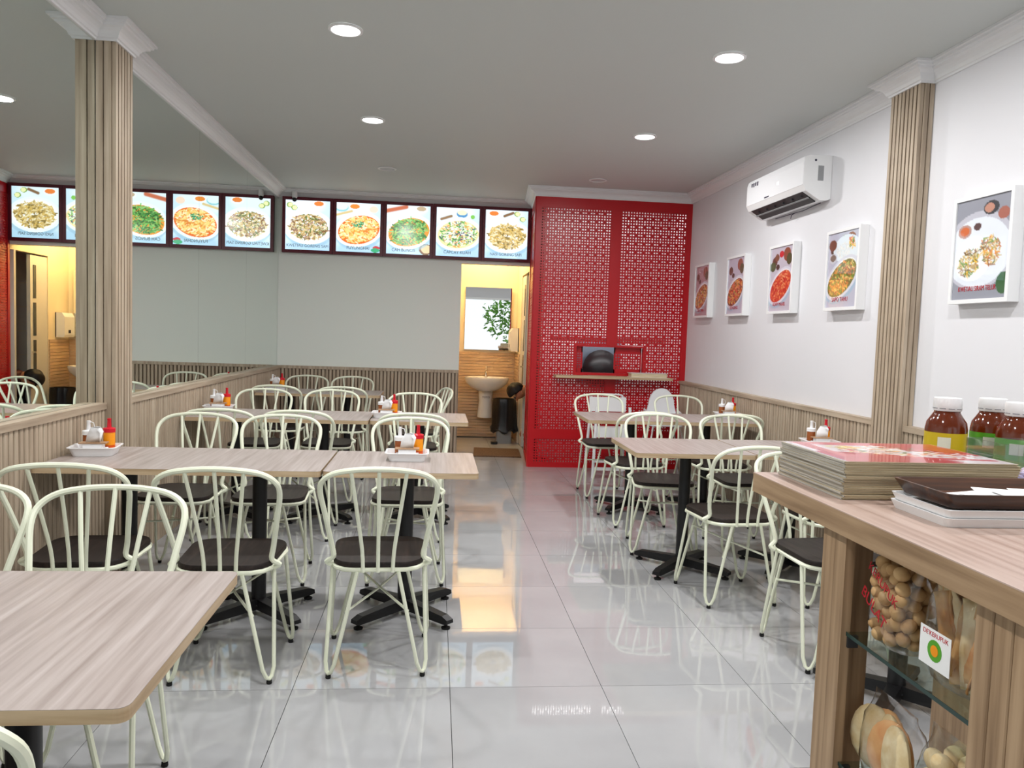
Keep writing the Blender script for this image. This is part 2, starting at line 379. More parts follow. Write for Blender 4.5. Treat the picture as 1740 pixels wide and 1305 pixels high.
for a, b, c, d in ((.902, .955, 0, 2.805), (2.495, XR, 0, 2.805), (.955, 2.495, 2.70, 2.805), (.955, 2.495, 0, .05), (.955, 2.495, .30, .40), (1.69, 1.80, .05, .30), (1.69, 1.80, .40, WZ0-.03), (1.69, 1.80, WZ1+.01, 2.70)):
    fr.box((a, y0, c), (b, y1, d))
fr.build('frame', 'red_metal', booth)
wf = MB()
for a, b, c, d in ((WX0-.02, WX0, WZ0-.05, WZ1+.02), (WX1, WX1+.02, WZ0-.05, WZ1+.02), (WX0, WX1, WZ1, WZ1+.02), (WX0, WX1, WZ0-.05, WZ0)):
    wf.box((a, YR-.008, c), (b, YR+.05, d))
wf.build('window_frame', 'red_metal', booth)
sl = link('sliding_shutter', None, booth)
for a, b in ((1.79, 2.086), (WX0+.003, 1.452)):
    MB().box((a, YR+.052, WZ0), (a+.012, YR+.062, WZ1)).box((b-.012, YR+.052, WZ0), (b, YR+.062, WZ1)).box((a, YR+.052, WZ1-.062), (b, YR+.062, WZ1)).box((a, YR+.052, WZ0), (b, YR+.062, WZ0+.04)).build('shutter_frame', 'red_metal', sl)
    panel('shutter_lattice', a+.012, b-.012, WZ0+.04, WZ1-.062, YR+.055, parent=sl)
# booth side
ang = math.atan2(.975-.902, YB-YR); Ls = math.hypot(.975-.902, YB-YR)
Ms = Matrix.Translation((.902, YR, 0)) @ Matrix.Rotation(PI/2-ang, 4, 'Z')
panel('side_lattice', .05, Ls-.05, .40, 2.70, 0, M=Ms); panel('side_lattice', .05, Ls-.05, .05, .30, 0, M=Ms)
sf_ = MB()
for a, b, c, d in ((.0, .05, 0, 2.805), (Ls-.05, Ls-.004, 0, 2.805), (.05, Ls-.05, 2.70, 2.805), (.05, Ls-.05, 0, .05), (.05, Ls-.05, .30, .40)):
    sf_.box((a, -.012, c), (b, .012, d), Ms)
sf_.build('side_frame', 'red_metal', booth)
tag(MB().box((1.14, 4.84, .955), (2.365, YR-.013, .98)).build('serving_shelf', 'edge_oak'), 'narrow oak shelf below the serving window of the red partition', 'shelf')
sp_ = thing('paper_stack', 'thick white paper pad with dark covers on the serving shelf', 'paper', (2.12, 4.93, .98))
MB().prism(rrect(-.19, -.07, .19, .07, .01, 2), .002, .042).build('pages', 'paper_edge', sp_)
MB().box((-.2, -.075, .0), (.2, .075, .002)).box((-.2, -.075, .042), (.2, .075, .045)).build('cover', 'white_plastic', sp_)
fp = MB(); fp.prism([(1.47, 4.87), (1.78, 4.86), (1.80, 4.99), (1.5, 5.0)], .9805, .984)
tag(fp.build('order_sheet', 'tan_box'), 'tan cardboard order sheet lying in the serving window', 'paper')

# ------------------------------------------------------------------ kitchen seen through window and doorway
kt = link('kitchen_tiles', None); struct(kt)
kb = MB().box((0, 0, 0), (.296, .008, .296)).mesh('kitchen_tile', 'kitchen_white')
kx = MB().box((-.008, 0, 0), (0, .296, .296)).mesh('kitchen_tile', 'kitchen_white')
for i in range(5):
    for k in range(9): link('kitchen_tile', kb, kt, (1.06+i*.3, YS-.009, .02+k*.3))
for j in range(5):
    for k in range(9): link('kitchen_tile', kx, kt, (XR-.001, 5.81+j*.29, .02+k*.3))
hd = thing('range_hood', 'dark steel range hood inside the kitchen', 'hood', (2.1, 6.7, 1.95))
MB().prism([(-.4, 0), (.4, 0), (.4, .12), (.2, .5), (-.4, .5)], -.5, .5, 1).build('canopy', 'dark_grey', hd); MB().box((-.41, -.51, -.05), (.41, .51, 0)).build('rim', 'steel', hd)
sv = thing('stove', 'black gas stove against the kitchen tiles', 'stove', (2.1, 6.55, 0))
MB().box((-.4, -.5, .05), (.4, .6, .8)).build('body', 'dark_grey', sv); MB().tube([(.18*math.cos(t*.5), .18*math.sin(t*.5), .815) for t in range(12)], .015, 6).build('burner', 'black_metal', sv)
for t in (-.35, .35): MB().box((t-.03, -.45, 0), (t+.03, .55, .05)).build('leg', 'black_metal', sv)
wk = thing('wok', 'big black wok hung upright behind the serving window', 'wok', (1.78, 5.66, 1.03)); wk.scale = (1.05, .8, 1.05)
wm = MB().lathe([(.001, .13), (.08, .125), (.15, .09), (.19, .02), (.2, 0), (.19, .005), (.14, .075), (.001, .11)], n=28, cap=False, M=Matrix.Rotation(PI/2, 4, 'X'))
wm.build('bowl', 'black_metal', wk, True); MB().tube([(-.2, 0, 0), (-.25, 0, .03), (-.25, 0, -.03), (-.2, 0, -.01)], .009, 6).build('handle', 'black_metal', wk)
struct(MB().box((1.10, 5.75, 0), (XR, 5.80, ZC)).build('wall_kitchen', 'kitchen_white'))
tag(MB().box((1.52, 5.735, .86), (2.02, 5.749, 1.36)).build('steel_backsplash', 'blue_steel'), 'brushed steel backsplash behind the black wok', 'backsplash')
ws = thing('pan_shelf', 'white wall shelf holding steel pans in the kitchen', 'shelf', (2.38, 6.9, 1.45))
MB().box((-.16, -.3, 0), (.165, .3, .02)).build('board', 'white_plastic', ws)
for yy in (-.2, .2): MB().box((-.1, yy-.01, -.1), (.165, yy+.01, 0)).build('bracket', 'grey_plastic', ws)
pn = tag(MB().lathe([(.001, 0), (.1, 0), (.13, .07), (.125, .07), (.095, .008), (.001, .008)], (2.38, 6.9, 1.471), 20, False).build('steel_pan', 'chrome', None, True), 'shallow steel pan on the kitchen wall shelf', 'pan')
kl = thing('kitchen_lamp', 'long kitchen ceiling lamp with white diffuser', 'lamp', (1.75, 5.38, ZC))
MB().box((-.68, -.13, -.04), (.68, .13, 0)).build('housing', 'white_plastic', kl); MB().box((-.66, -.11, -.046), (.66, .11, -.04)).build('diffuser', 'kitchen_emit', kl)
ld = bpy.data.lights.new('kitchen_light', 'AREA'); ld.shape = 'RECTANGLE'; ld.size = 1.3; ld.size_y = .25; ld.energy = 9; lo = bpy.data.objects.new('kitchen_light', ld); COL.objects.link(lo); lo.parent = kl; lo.location = (0, 0, -.06)
tl = thing('added_fill_tube', 'added fill tube behind the serving window of the red partition', 'lamp', (1.72, YR+.09, 1.36))  # invented fill light, added to brighten the kitchen wall behind the holes
MB().box((-.62, -.06, -.02), (.62, -.02, .02)).build('batten', 'white_plastic', tl); MB().tube([(-.6, 0, 0), (.6, 0, 0)], .014, 10).build('tube', 'kitchen_emit', tl, True)
ld = bpy.data.lights.new('fill_tube_light', 'AREA'); ld.shape = 'RECTANGLE'; ld.size = 1.2; ld.size_y = .04; ld.energy = 6; lo = bpy.data.objects.new('fill_tube_light', ld); COL.objects.link(lo); lo.parent = tl; lo.location = (0, .02, 0); lo.rotation_euler = (PI/2, 0, 0)
# kitchen door leaf and frame
d1 = struct(link('door_1', None))
MB().box((XJ1+.001, YB+.1, 0), (XJ1+.05, YB+.14, 2.12)).build('jamb', 'door_white', d1)
lf = MB().box((XJ1+.01, 6.40, .01), (XJ1+.05, 6.78, 2.1)).build('door_leaf', 'door_white', d1)
for k in range(3): MB().box((XJ1+.004, 6.46, .75+k*.43), (XJ1+.01, 6.52, 1.13+k*.43)).build('glass_slot', 'smoked_glass', lf)
MB().box((XJ1-.03, 6.43, .98), (XJ1+.01, 6.45, 1.0)).build('handle', 'chrome', lf)

# ------------------------------------------------------------------ washroom lobby
bs = thing('wash_basin', 'white ceramic wash basin on a half pedestal below the lobby mirror', 'basin', (.58, YS-.02, 0))
out = []
prof2 = [(.285, .20, .815), (.29, .205, .795), (.27, .19, .74), (.2, .14, .68), (.12, .1, .64)]
bm_ = MB(); n = 28; rings = []
for rx, ry, z in [(.20, .13, .72), (.235, .155, .79), (.262, .182, .815)]+prof2:
    rings.append([(rx*math.cos(2*PI*k/n), -.23+ry*(math.sin(2*PI*k/n) if math.sin(2*PI*k/n) < 0 else math.sin(2*PI*k/n)*1.02), z) for k in range(n)])
bm_.add([q for r in rings for q in r], [(i*n+k, i*n+(k+1) % n, (i+1)*n+(k+1) % n, (i+1)*n+k) for i in range(len(rings)-1) for k in range(n)]+[tuple(range(n)), tuple(range((len(rings)-1)*n, len(rings)*n))])
bm_.build('bowl', 'ceramic', bs, True)
MB().lathe([(.10, .28), (.105, .3), (.085, .5), (.10, .66)], (0, -.12, 0), 18).build('half_pedestal', 'ceramic', bs, True)
tp = link('tap', None, bs)
MB().lathe([(.022, .815), (.018, .83), (.015, .9), (.018, .91)], (0, -.07, 0), 12).build('tap_body', 'chrome', tp, True)
MB().tube([(0, -.07, .88), (0, -.12, .895), (0, -.16, .88)], .009, 8).tube([(0, -.07, .91), (0, -.1, .945)], .006, 8).build('spout', 'chrome', tp, True)
text('brand_mark', 'TOTO', .035, 'print_dark', bs, face((0, -.2205, .55), (1, 0, 0), (0, 0, 1)))
tag(MB().box((-.305, -.007, -.41), (.305, .007, .41)).build('lobby_mirror', 'clear_mirror', None, False, (.59, YS-.032, 1.575), -.045), 'frameless mirror above the wash basin', 'mirror')
ds = thing('towel_dispenser', 'white paper towel dispenser on the lobby side wall', 'dispenser', (XJ1, 7.08, 1.16))
MB().prism([(-.002, 0), (-.10, 0), (-.11, .03), (-.11, .25), (-.08, .3), (-.002, .3)], -.13, .13, 1).build('case', 'white_plastic', ds)
MB().box((-.112, -.03, .05), (-.108, .03, .09)).build('window_slot', 'black_metal', ds); MB().box((-.012, -.132, 0), (-.002, .132, .302)).build('back_plate', 'dark_grey', ds)
tb = thing('bin_with_bag', 'grey pedal bin draped in a black rubbish bag', 'bin', (.80, 6.78, 0))
MB().prism(rrect(-.095, -.085, .095, .085, .03), .0, .5).build('bucket', 'grey_plastic', tb)
bgm = MB(); n = 36; rings = []
for z, r in ((.14, .135), (.17, .175), (.22, .16), (.35, .152), (.47, .15), (.53, .148), (.565, .14), (.56, .12)):
    rings.append([(r*(1.02+.05*math.sin(7*t+z*9)+.03*random.uniform(-1, 1))*math.cos(t), .9*r*(1.02+.05*math.cos(9*t))*math.sin(t), z+.02*math.sin(5*t)*(z < .2)) for t in [2*PI*k/n for k in range(n)]])
bgm.add([q for r in rings for q in r], [(i*n+k, i*n+(k+1) % n, (i+1)*n+(k+1) % n, (i+1)*n+k) for i in range(len(rings)-1) for k in range(n)])
bgm.build('rubbish_bag', 'black_bag', tb, True)
MB().box((-.17, -.19, .005), (-.09, -.11, .03)).build('pedal', 'black_metal', tb)
tag(MB().prism([(.36, 5.62), (.90, 5.60), (.93, 6.2), (.40, 6.25)], .0005, .012).build('door_mat', 'mat_brown'), 'flat brown mat in front of the lobby doorway', 'mat')
wl_ = thing('lobby_lamp', 'warm round ceiling lamp in the washroom lobby', 'lamp', (.55, 6.75, ZC))
MB().lathe([(.12, 0), (.12, -.04), (.10, -.07), (.001, -.075)], n=20, cap=False).build('shade', 'warm_emit', wl_, True)
ld = bpy.data.lights.new('warm_bulb', 'POINT'); ld.energy = 44; ld.color = (1, .68, .34); ld.shadow_soft_size = .1
lo = bpy.data.objects.new('warm_bulb', ld); COL.objects.link(lo); lo.parent = wl_; lo.location = (0, 0, -.25)

# ------------------------------------------------------------------ ceiling downlights
def downlight(x, y, on):
    t = thing('downlight', 'lit round recessed downlight in the ceiling' if on else 'unlit recessed downlight near the menu lightboxes', 'downlight', (x, y, ZC), 0, 'lit ceiling downlights' if on else 'unlit ceiling downlights')
    MB().lathe([(.088, -.0005), (.088, -.006), (.074, -.009), (.070, -.004), (.070, -.0005)], n=28, cap=False).build('rim', 'white_plastic', t, True)
    MB().lathe([(.0705, -.003), (.0705, -.001)], n=28).build('diffuser', 'lamp_emit' if on else 'lamp_off', t)
    if on:
        l = bpy.data.lights.new('lamp_light', 'AREA'); l.shape = 'DISK'; l.size = .14; l.energy = LAMP; l.color = (1, .985, .98)
        o = bpy.data.objects.new('lamp_light', l); COL.objects.link(o); o.parent = t; o.location = (0, 0, -.012)
for y in (1.17, 2.85, 4.53, -.51, -2.19):
    for x in (-.59, 1.43): downlight(x, y, y < 4)
# cctv
cc = thing('security_camera', 'small white dome camera with black lens above the menu lightboxes', 'camera', (-1.68, YB-.07, ZC-.03))
MB().lathe([(.028, -.0), (.03, -.06), (.02, -.075)], n=14).build('body', 'white_plastic', cc, True); MB().ball((0, -.008, -.088), .026).build('lens', 'black_metal', cc, True)

# ------------------------------------------------------------------ painted prints
class Img:
    def __init__(s, w, h, c): s.a = np.zeros((h, w, 3)); s.a[:] = np.array(c)/255; s.w, s.h = w, h; s.Y, s.X = np.mgrid[0:h, 0:w]; s.X = (s.X+.5)/w; s.Y = (s.Y+.5)/w; s.H = h/w
    def ell(s, cx, cy, rx, ry, c, rot=0, soft=.02, al=1):
        X = s.X-cx; Y = s.Y-cy; ca, sa = math.cos(rot), math.sin(rot); u = (X*ca+Y*sa)/rx; v = (-X*sa+Y*ca)/ry
        d = np.sqrt(u*u+v*v); k = np.clip((1-d)/soft*min(rx, ry)*8+.5, 0, 1)[..., None]*al; s.a = s.a*(1-k)+np.array(c)/255*k
    def line(s, x0, y0, x1, y1, wd, c, al=1):
        dx, dy = x1-x0, y1-y0; L = dx*dx+dy*dy+1e-9; t = np.clip(((s.X-x0)*dx+(s.Y-y0)*dy)/L, 0, 1)
        d = np.hypot(s.X-x0-t*dx, s.Y-y0-t*dy); k = (np.clip((wd-d)/wd*2, 0, 1)*al)[..., None]; s.a = s.a*(1-k)+np.array(c)/255*k
    def food(s, cx, cy, rx, ry, rot, cols, n, ln, wd):
        for _ in range(n):
            t = rng.uniform(0, 2*PI); q = math.sqrt(rng.uniform(0, 1)); u, v = q*rx*math.cos(t), q*ry*math.sin(t)
            x = cx+u*math.cos(rot)-v*math.sin(rot); y = cy+u*math.sin(rot)+v*math.cos(rot)
            a = rng.uniform(0, PI); l = ln*rng.uniform(.3, 1); c = cols[rng.integers(len(cols))]
            s.line(x-l*math.cos(a), y-l*math.sin(a)*.7, x+l*math.cos(a), y+l*math.sin(a)*.7, wd*rng.uniform(.6, 1.2), c)
    def mesh(s, name, wd, ht, m):
        w, h = s.w, s.h
        vs = [((i/w-.5)*wd, 0, (.5-j/h)*ht) for j in range(h+1) for i in range(w+1)]
        fs = [(j*(w+1)+i, (j+1)*(w+1)+i, (j+1)*(w+1)+i+1, j*(w+1)+i+1) for j in range(h) for i in range(w)]
        me = bpy.data.meshes.new(name); me.from_pydata(vs, [], fs)
        P = np.pad(s.a, ((0, 1), (0, 1), (0, 0)), mode='edge'); c = np.clip(P, 0, 1)
        c = np.where(c <= .04045, c/12.92, ((c+.055)/1.055)**2.4).reshape(-1, 3)
        at = me.color_attributes.new('print', 'FLOAT_COLOR', 'POINT'); at.data.foreach_set('color', np.concatenate([c, np.ones((len(c), 1))], 1).astype(np.float32).ravel())
        me.materials.append(MATS[m]); return me
vcol('screen_print', SCREEN, .15); vcol('paper_print', 0, .3, 1.0); vcol('menu_print', 0, .25, .6)
NOOD = [(214, 190, 130), (190, 158, 100), (232, 216, 170), (128, 98, 62), (98, 116, 60), (160, 122, 104)]
EGG = [(250, 226, 150), (240, 190, 90), (252, 240, 200), (226, 140, 60), (250, 214, 130)]
BEAN = [(60, 120, 50), (90, 160, 70), (120, 190, 90), (40, 90, 40), (150, 200, 120), (70, 140, 70)]
VEG = [(240, 244, 236), (226, 236, 210), (90, 160, 80), (240, 170, 90), (70, 80, 110), (250, 250, 244), (130, 190, 100)]
RICE = [(232, 212, 156), (214, 186, 118), (240, 228, 186), (184, 156, 92), (132, 112, 58), (212, 178, 92)]
RED = [(214, 70, 44), (232, 120, 70), (190, 40, 34), (240, 160, 110), (206, 90, 50)]
GRAV = [(206, 120, 60), (232, 170, 70), (150, 90, 50), (120, 150, 60), (226, 140, 70), (240, 200, 120)]
def dish(im, cx, cy, r, ry, rot, sauce, cols, n, ln, wd, plate=(236, 246, 250)):
    im.ell(cx+.02, cy+.05, r*1.03, ry*1.05, (150, 190, 214), rot, .2, .6)
    im.ell(cx, cy, r, ry, plate, rot); im.ell(cx, cy, r*.88, ry*.86, (250, 253, 254), rot, .08)
    if sauce: im.ell(cx, cy+.01, r*.86, ry*.82, sauce, rot, .04)
    im.food(cx, cy, r*.78, ry*.74, rot, cols, n, ln, wd)
LB = [('KWETIAU GORENG SAPI', NOOD, None, 0), ('FUYUNGHAI', EGG, (232, 110, 40), -.25), ('CAH BUNCIS', BEAN, (236, 150, 50), -.25), ('CAPCAY KUAH', VEG, (244, 226, 170), -.1), ('NASI GORENG SAPI', RICE, None, 0)]
LDESC = ['lit menu lightbox showing stir-fried flat noodles', 'lit menu lightbox showing an omelette in red sauce', 'lit menu lightbox showing green beans on a plate', 'lit menu lightbox showing mixed vegetables with egg', 'lit menu lightbox showing a mound of fried rice']
XM0, XM1, ZM0, ZM1 = -1.815, .952, 2.205, 2.815
bw = (XM1-XM0)/5
for i, (t, cols, sauce, rot) in enumerate(LB):
    cx = XM0+bw*(i+.5); cz = (ZM0+ZM1)/2
    b = thing('menu_lightbox', LDESC[i], 'lightbox', (cx, YB-.001, cz), 0, 'menu lightboxes on the back wall')
    W2, H2, e = bw/2-.0015, (ZM1-ZM0)/2, .034
    MB().box((-W2, -.045, -H2), (W2, 0, H2)).build('casing', 'dark_red', b)
    MB().box((-W2, -.06, -H2), (-W2+e, -.045, H2)).box((W2-e, -.06, -H2), (W2, -.045, H2)).box((-W2+e, -.06, H2-e), (W2-e, -.045, H2)).box((-W2+e, -.06, -H2), (W2-e, -.045, -H2+e)).build('frame', 'dark_red', b)
    im = Img(84, 96, (206, 232, 246)); im.ell(.2, .1, .7, .3, (228, 242, 250), 0, .5); im.ell(.6, 1.1, .6, .2, (180, 216, 240), 0, .5)
    k = [(.75, .08, (226, 130, 60)), (.42, .1, (230, 140, 60)), (.8, .08, (190, 170, 140)), (.6, .12, (236, 226, 190)), (.2, .1, (234, 130, 60))][i]
    im.ell(k[0], k[1], .15, .085, (240, 246, 250)); im.ell(k[0], k[1]-.012, .11, .055, k[2])
    if i in (0, 4):
        for q in ((.1, .12), (.2, .18)) if i == 0 else ((.75, .08), (.88, .2)): im.ell(q[0], q[1], .07, .06, (120, 160, 60)); im.ell(q[0]+.01, q[1], .055, .05, (236, 238, 180))
        if i == 4: im.line(.45, .14, .65, .06, .04, (130, 100, 70))
    elif i == 1: im.ell(.12, .12, .16, .1, (150, 210, 220)); im.ell(.12, .1, .14, .08, (226, 244, 246)); im.line(0, .3, .35, .2, .035, (220, 196, 140)); im.ell(.85, .14, .1, .08, (248, 220, 200)); im.ell(.92, 1.03, .08, .04, (196, 60, 70)); im.ell(.9, 1.09, .1, .05, (60, 170, 120))
    elif i == 2: im.line(0, .15, .45, .04, .06, (200, 110, 80)); im.ell(.92, 1.02, .16, .13, (120, 90, 60)); im.ell(.93, 1.01, .12, .1, (230, 206, 160))
    else: im.line(.12, .28, .35, .2, .04, (150, 120, 90)); im.ell(.6, .14, .13, .09, (90, 150, 200)); im.ell(.6, .11, .11, .06, (240, 236, 200)); im.ell(.85, .2, .05, .05, (130, 200, 90))
    dish(im, .52, .62, .56, .40, rot, sauce, cols, 520 if i != 2 else 420, .05 if i != 2 else .08, .016 if i in (0, 2, 3) else .02)
    if i == 1: im.food(.5, .5, .14, .07, 0, [(60, 160, 120), (110, 200, 150), (40, 130, 90)], 40, .03, .012)
    s = link('screen', im.mesh('screen', 2*(W2-e), 2*(H2-e), 'screen_print'), b, (0, -.0465, 0))
    text('caption', t, .046 if len(t) > 12 else .05, 'print_grey', b, face((-.05 if i == 2 else 0, -.0475, -H2+e+.045), (1, 0, 0), (0, 0, 1)), .0003, .9)
# framed posters on the right wall
PO = [('CAH TAHU', GRAV, (150, 80, 60), 4.48, 'framed food poster nearest the red partition', (176, 150, 160)), ('KUNGPAO', GRAV+RED, (120, 60, 40), 3.62, 'framed food poster with diced meat on an oval plate', (190, 186, 204)),
      ('ASAM MANIS', RED, (200, 60, 40), 2.73, 'framed food poster with a plate of bright red sauce', (196, 192, 206)), ('SAPO TAHU', GRAV, (120, 110, 50), 1.84, 'framed food poster with rice above an orange stew, beside the slatted pillar', (190, 190, 208)),
      ('KWETIAU SIRAM TELUR', NOOD+GRAV, None, .57, 'framed noodle poster on the street side of the slatted pillar', (150, 152, 164))]
for i, (t, cols, sauce, y, lab, bgc) in enumerate(PO):
    W2, H2, e, d = .205, .262, .020, .058
    b = thing('picture_frame', lab, 'picture', (XR-.001, y, 1.87), -PI/2, 'framed posters on the right wall')
    MB().box((-W2, -d, -H2), (-W2+e, 0, H2)).box((W2-e, -d, -H2), (W2, 0, H2)).box((-W2+e, -d, H2-e), (W2-e, 0, H2)).box((-W2+e, -d, -H2), (W2-e, 0, -H2+e)).build('frame', 'white_plastic', b)
    MB().box((-W2+e, -.049, -H2+e), (W2-e, -.002, H2-e)).build('backing', 'grey_plastic', b)
    im = Img(72, 96, bgc)
    if i < 4:
        im.ell(.2, .3, .12, .1, (90, 60, 50)); im.ell(.75, .18, .16, .14, (140, 80, 60)); im.ell(.85, .28, .12, .12, (70, 80, 50)); im.ell(.35, .42, .08, .06, (60, 50, 44))
        if i == 2: im.ell(.5, .16, .1, .07, (200, 40, 50)); im.ell(.12, .4, .14, .1, (60, 84, 50)); im.ell(.3, .22, .1, .08, (120, 80, 60))
        if i == 3:
            im.ell(.62, .32, .44, .25, (226, 236, 244)); im.food(.52, .34, .22, .14, 0, [(240, 240, 238), (222, 224, 226)], 80, .03, .014); im.food(.78, .22, .12, .09, .8, [(80, 140, 60), (216, 110, 70), (240, 190, 90)], 40, .04, .015)
            im.ell(.15, .22, .13, .1, (120, 70, 54)); im.ell(.18, .46, .13, .09, (206, 206, 216)); im.ell(.18, .45, .1, .06, (130, 110, 100))
        dish(im, .5, .82, .58, .33, -.45, sauce, cols, 300, .04, .018, (216, 218, 232))
    else:
        im.ell(.45, .7, .66, .52, (196, 196, 208)); im.ell(.45, .72, .6, .46, (232, 238, 248)); im.ell(.65, .16, .14, .09, (50, 50, 56)); im.ell(.62, .16, .09, .06, (196, 140, 120)); im.ell(.88, .26, .1, .08, (170, 100, 84))
        im.ell(.18, .42, .13, .09, (190, 150, 140)); im.ell(.18, .42, .09, .06, (214, 110, 60)); im.ell(.42, .38, .07, .05, (90, 60, 60))
        im.ell(.35, .8, .34, .3, (244, 248, 252)); im.food(.3, .85, .2, .18, -.7, NOOD+[(120, 160, 90), (240, 190, 60)], 160, .05, .012); im.food(.68, .72, .17, .2, -.5, NOOD+GRAV, 160, .05, .012); im.ell(.94, 1.15, .12, .14, (60, 100, 60))
    link('poster', im.mesh('poster', 2*(W2-e), 2*(H2-e), 'paper_print'), b, (0, -.050, 0))
    text('caption', t, .034 if len(t) > 12 else .04, 'print_red', b, face((-.01, -.0515, -H2+e+.05), (1, 0, 0), (0, 0, 1)), .0003, .72 if len(t) > 12 else .9)

# ------------------------------------------------------------------ air conditioner
ac = thing('air_conditioner', 'white split air conditioner on the right wall above the framed posters', 'air conditioner', (XR, 2.62, 2.36))
L2 = .48
pr_ = [(-.002, .01), (-.002, .30), (-.16, .30), (-.19, .285), (-.20, .25), (-.20, .10), (-.18, .06)]
MB().prism(pr_+[(-.08, .0), (-.03, -.0)], -L2, L2, 1).build('body', 'white_plastic', ac)
MB().prism([(-.202, .10), (-.202, .25), (-.192, .288), (-.187, .288), (-.196, .25), (-.196, .10)], -L2+.004, L2-.02, 1).build('front_panel', 'white_gloss', ac)
MB().prism([(-.183, .056), (-.085, -.004), (-.08, .004), (-.178, .064)], -L2+.05, L2-.06, 1).build('outlet', 'black_metal', ac)
MB().prism([(-.140, .022), (-.130, .016), (-.128, .020), (-.138, .026)], -L2+.05, L2-.06, 1).build('flap', 'grey_plastic', ac)
for k in range(6): MB().box((-.165, -.38+k*.14, .032), (-.125, -.375+k*.14, .05)).build('vane', 'dark_grey', ac)
MB().box((-.2030, -.1, .17), (-.2022, -.07, .19)).build('display', 'led', ac)
MB().box((-.2026, .06, .108), (-.2021, .14, .118)).build('brand_mark', 'print_dark', ac)
for k in range(4): MB().box((-.2026, .37-k*.035, .235-.004*(k % 2)), (-.2021, .392-k*.035, .262)).build('feature_icon', 'print_dark', ac)
MB().box((-.10, -L2-.001, .13), (-.06, -L2, .23)).build('rating_label', 'grey_plastic', ac)
MB().lathe([(.008, 0), (.008, .001)], (-.12, -L2, .265), 12, M=Matrix.Rotation(PI/2, 4, 'X')).build('screw_cap', 'print_dark', ac)
MB().tube([(-.03, -.4, -.004), (-.035, -.15, -.02), (-.03, 0, -.014), (-.032, .3, -.012)], .003, 5).tube([(-.03, -.02, -.016), (-.05, -.01, -.03), (-.04, .02, -.05)], .003, 5).build('cable', 'print_dark', ac)

# ------------------------------------------------------------------ chairs
def make_chair():
    ch = thing('cafe_chair', '', 'chair', group='mint wire-back cafe chairs')
    seat = rrect(-.185, -.19, .185, .205, .09, 6)
    seat = [(x*(1+.06*y/.2), y) for x, y in seat]
    m = MB(); n = len(seat)
    lay = [(1, .447), (1, .462), (.985, .467), (.9, .465)]
    m.add([(x*s, y*s, z) for s, z in lay for x, y in seat], [(i*n+k, i*n+(k+1) % n, (i+1)*n+(k+1) % n, (i+1)*n+k) for i in range(3) for k in range(n)]+[tuple(range(n))[::-1], tuple(range(3*n, 4*n))])
    m.build('seat', 'seat_wood', ch, True)
    MB().tube([(x*1.0, y*1.0, .437) for x, y in seat[::2]], .0095, 8, True).build('seat_frame', 'mint_metal', ch, True)
    R = .0105
    half = [(.187, -.11, .437), (.205, -.118, .452), (.178, -.128, .475), (.186, -.138, .53), (.208, -.19, .66), (.223, -.235, .755), (.212, -.268, .805), (.165, -.288, .838), (.085, -.298, .853)]
    pts = [(-x, y, z) for x, y, z in half]+[(0, -.30, .857)]+half[::-1]
    MB().tube(arc(pts, 4), R, 8).build('back_hoop', 'mint_metal', ch, True)
    for s, zt in ((-1, .851), (0, .857), (1, .851)):
        MB().tube(arc([(s*.105, -.297, zt), (s*.085, -.25, .70), (s*.062, -.205, .52), (s*.058, -.197, .43)], 3), .0075, 8).build('spindle', 'mint_metal', ch, True)
    for sx in (-1, 1):
        for (ax, ay), (bx, by), (fx, fy) in (((.182, -.10), (.08, -.192), (.185, -.185)), ((.19, .11), (.09, .205), (.20, .215))):
            a = Vector((sx*ax, ay, .432)); b = Vector((sx*bx, by, .432)); f = Vector((sx*fx, fy, .022))
            d = (b-a).normalized()*.019
            ua = f+(-d)+(a-f).normalized()*.02; ub = f+d+(b-f).normalized()*.02
            lg = MB().tube([a, ua+(a-ua)*.05]+[ua+(f-ua-Vector((0,0,.004)))*.45+Vector((0,0,-.004)), f-Vector((0, 0, .003)), ub+(f-ub-Vector((0,0,.004)))*.45+Vector((0,0,-.004))]+[ub+(b-ub)*.05, b], .008, 8).build('leg', 'mint_metal', ch, True)
            MB().lathe([(.009, .0), (.011, .004), (.010, .014)], (f.x, f.y, 0), 10).build('foot_cap', 'black_rubber', lg)
    MB().tube([(-.121, -.190, .27), (0, .006, .30), (.115, .207, .34)], .0055, 6).build('cross_brace', 'mint_metal', ch, True)
    MB().tube([(.121, -.190, .27), (0, .018, .302), (-.115, .207, .34)], .0055, 6).build('cross_brace', 'mint_metal', ch, True)
    return ch
CHAIR = make_chair(); first = [True]
def chair(x, y, rz, label):
    c = CHAIR if first[0] else copy_tree(CHAIR); first[0] = False
    c.location = (x, y, 0); c.rotation_euler = (0, 0, math.radians(rz)); c['label'] = label
A, T = 'mint cafe chair ', 180
# column table (row 2), street side
chair(-.30, .285, 2, A+'on the street side of the short aisle table by the pillar')
chair(-.885, .235, 1, A+'on the street side of the pillar table, between two others')
chair(-1.45, .27, 3, A+'by the wainscot on the street side of the pillar table')
# bare table (row 1)
chair(-1.075, -.70, T+2, A+'facing the street at the empty table, at its aisle end')
chair(-1.56, -.68, T-1, A+'facing the street at the empty table, at its wall end')
chair(-.88, -1.565, 0, A+'tucked under the street side of the empty table')
# row 2 far side
chair(-1.46, 1.42, T-2, A+'by the wainscot on the menu side of the pillar table')
chair(-.97, 1.42, T+1, A+'on the menu side of the pillar table, by the table seam')
chair(-.225, 1.42, T, A+'on the menu side of the short aisle table by the pillar')
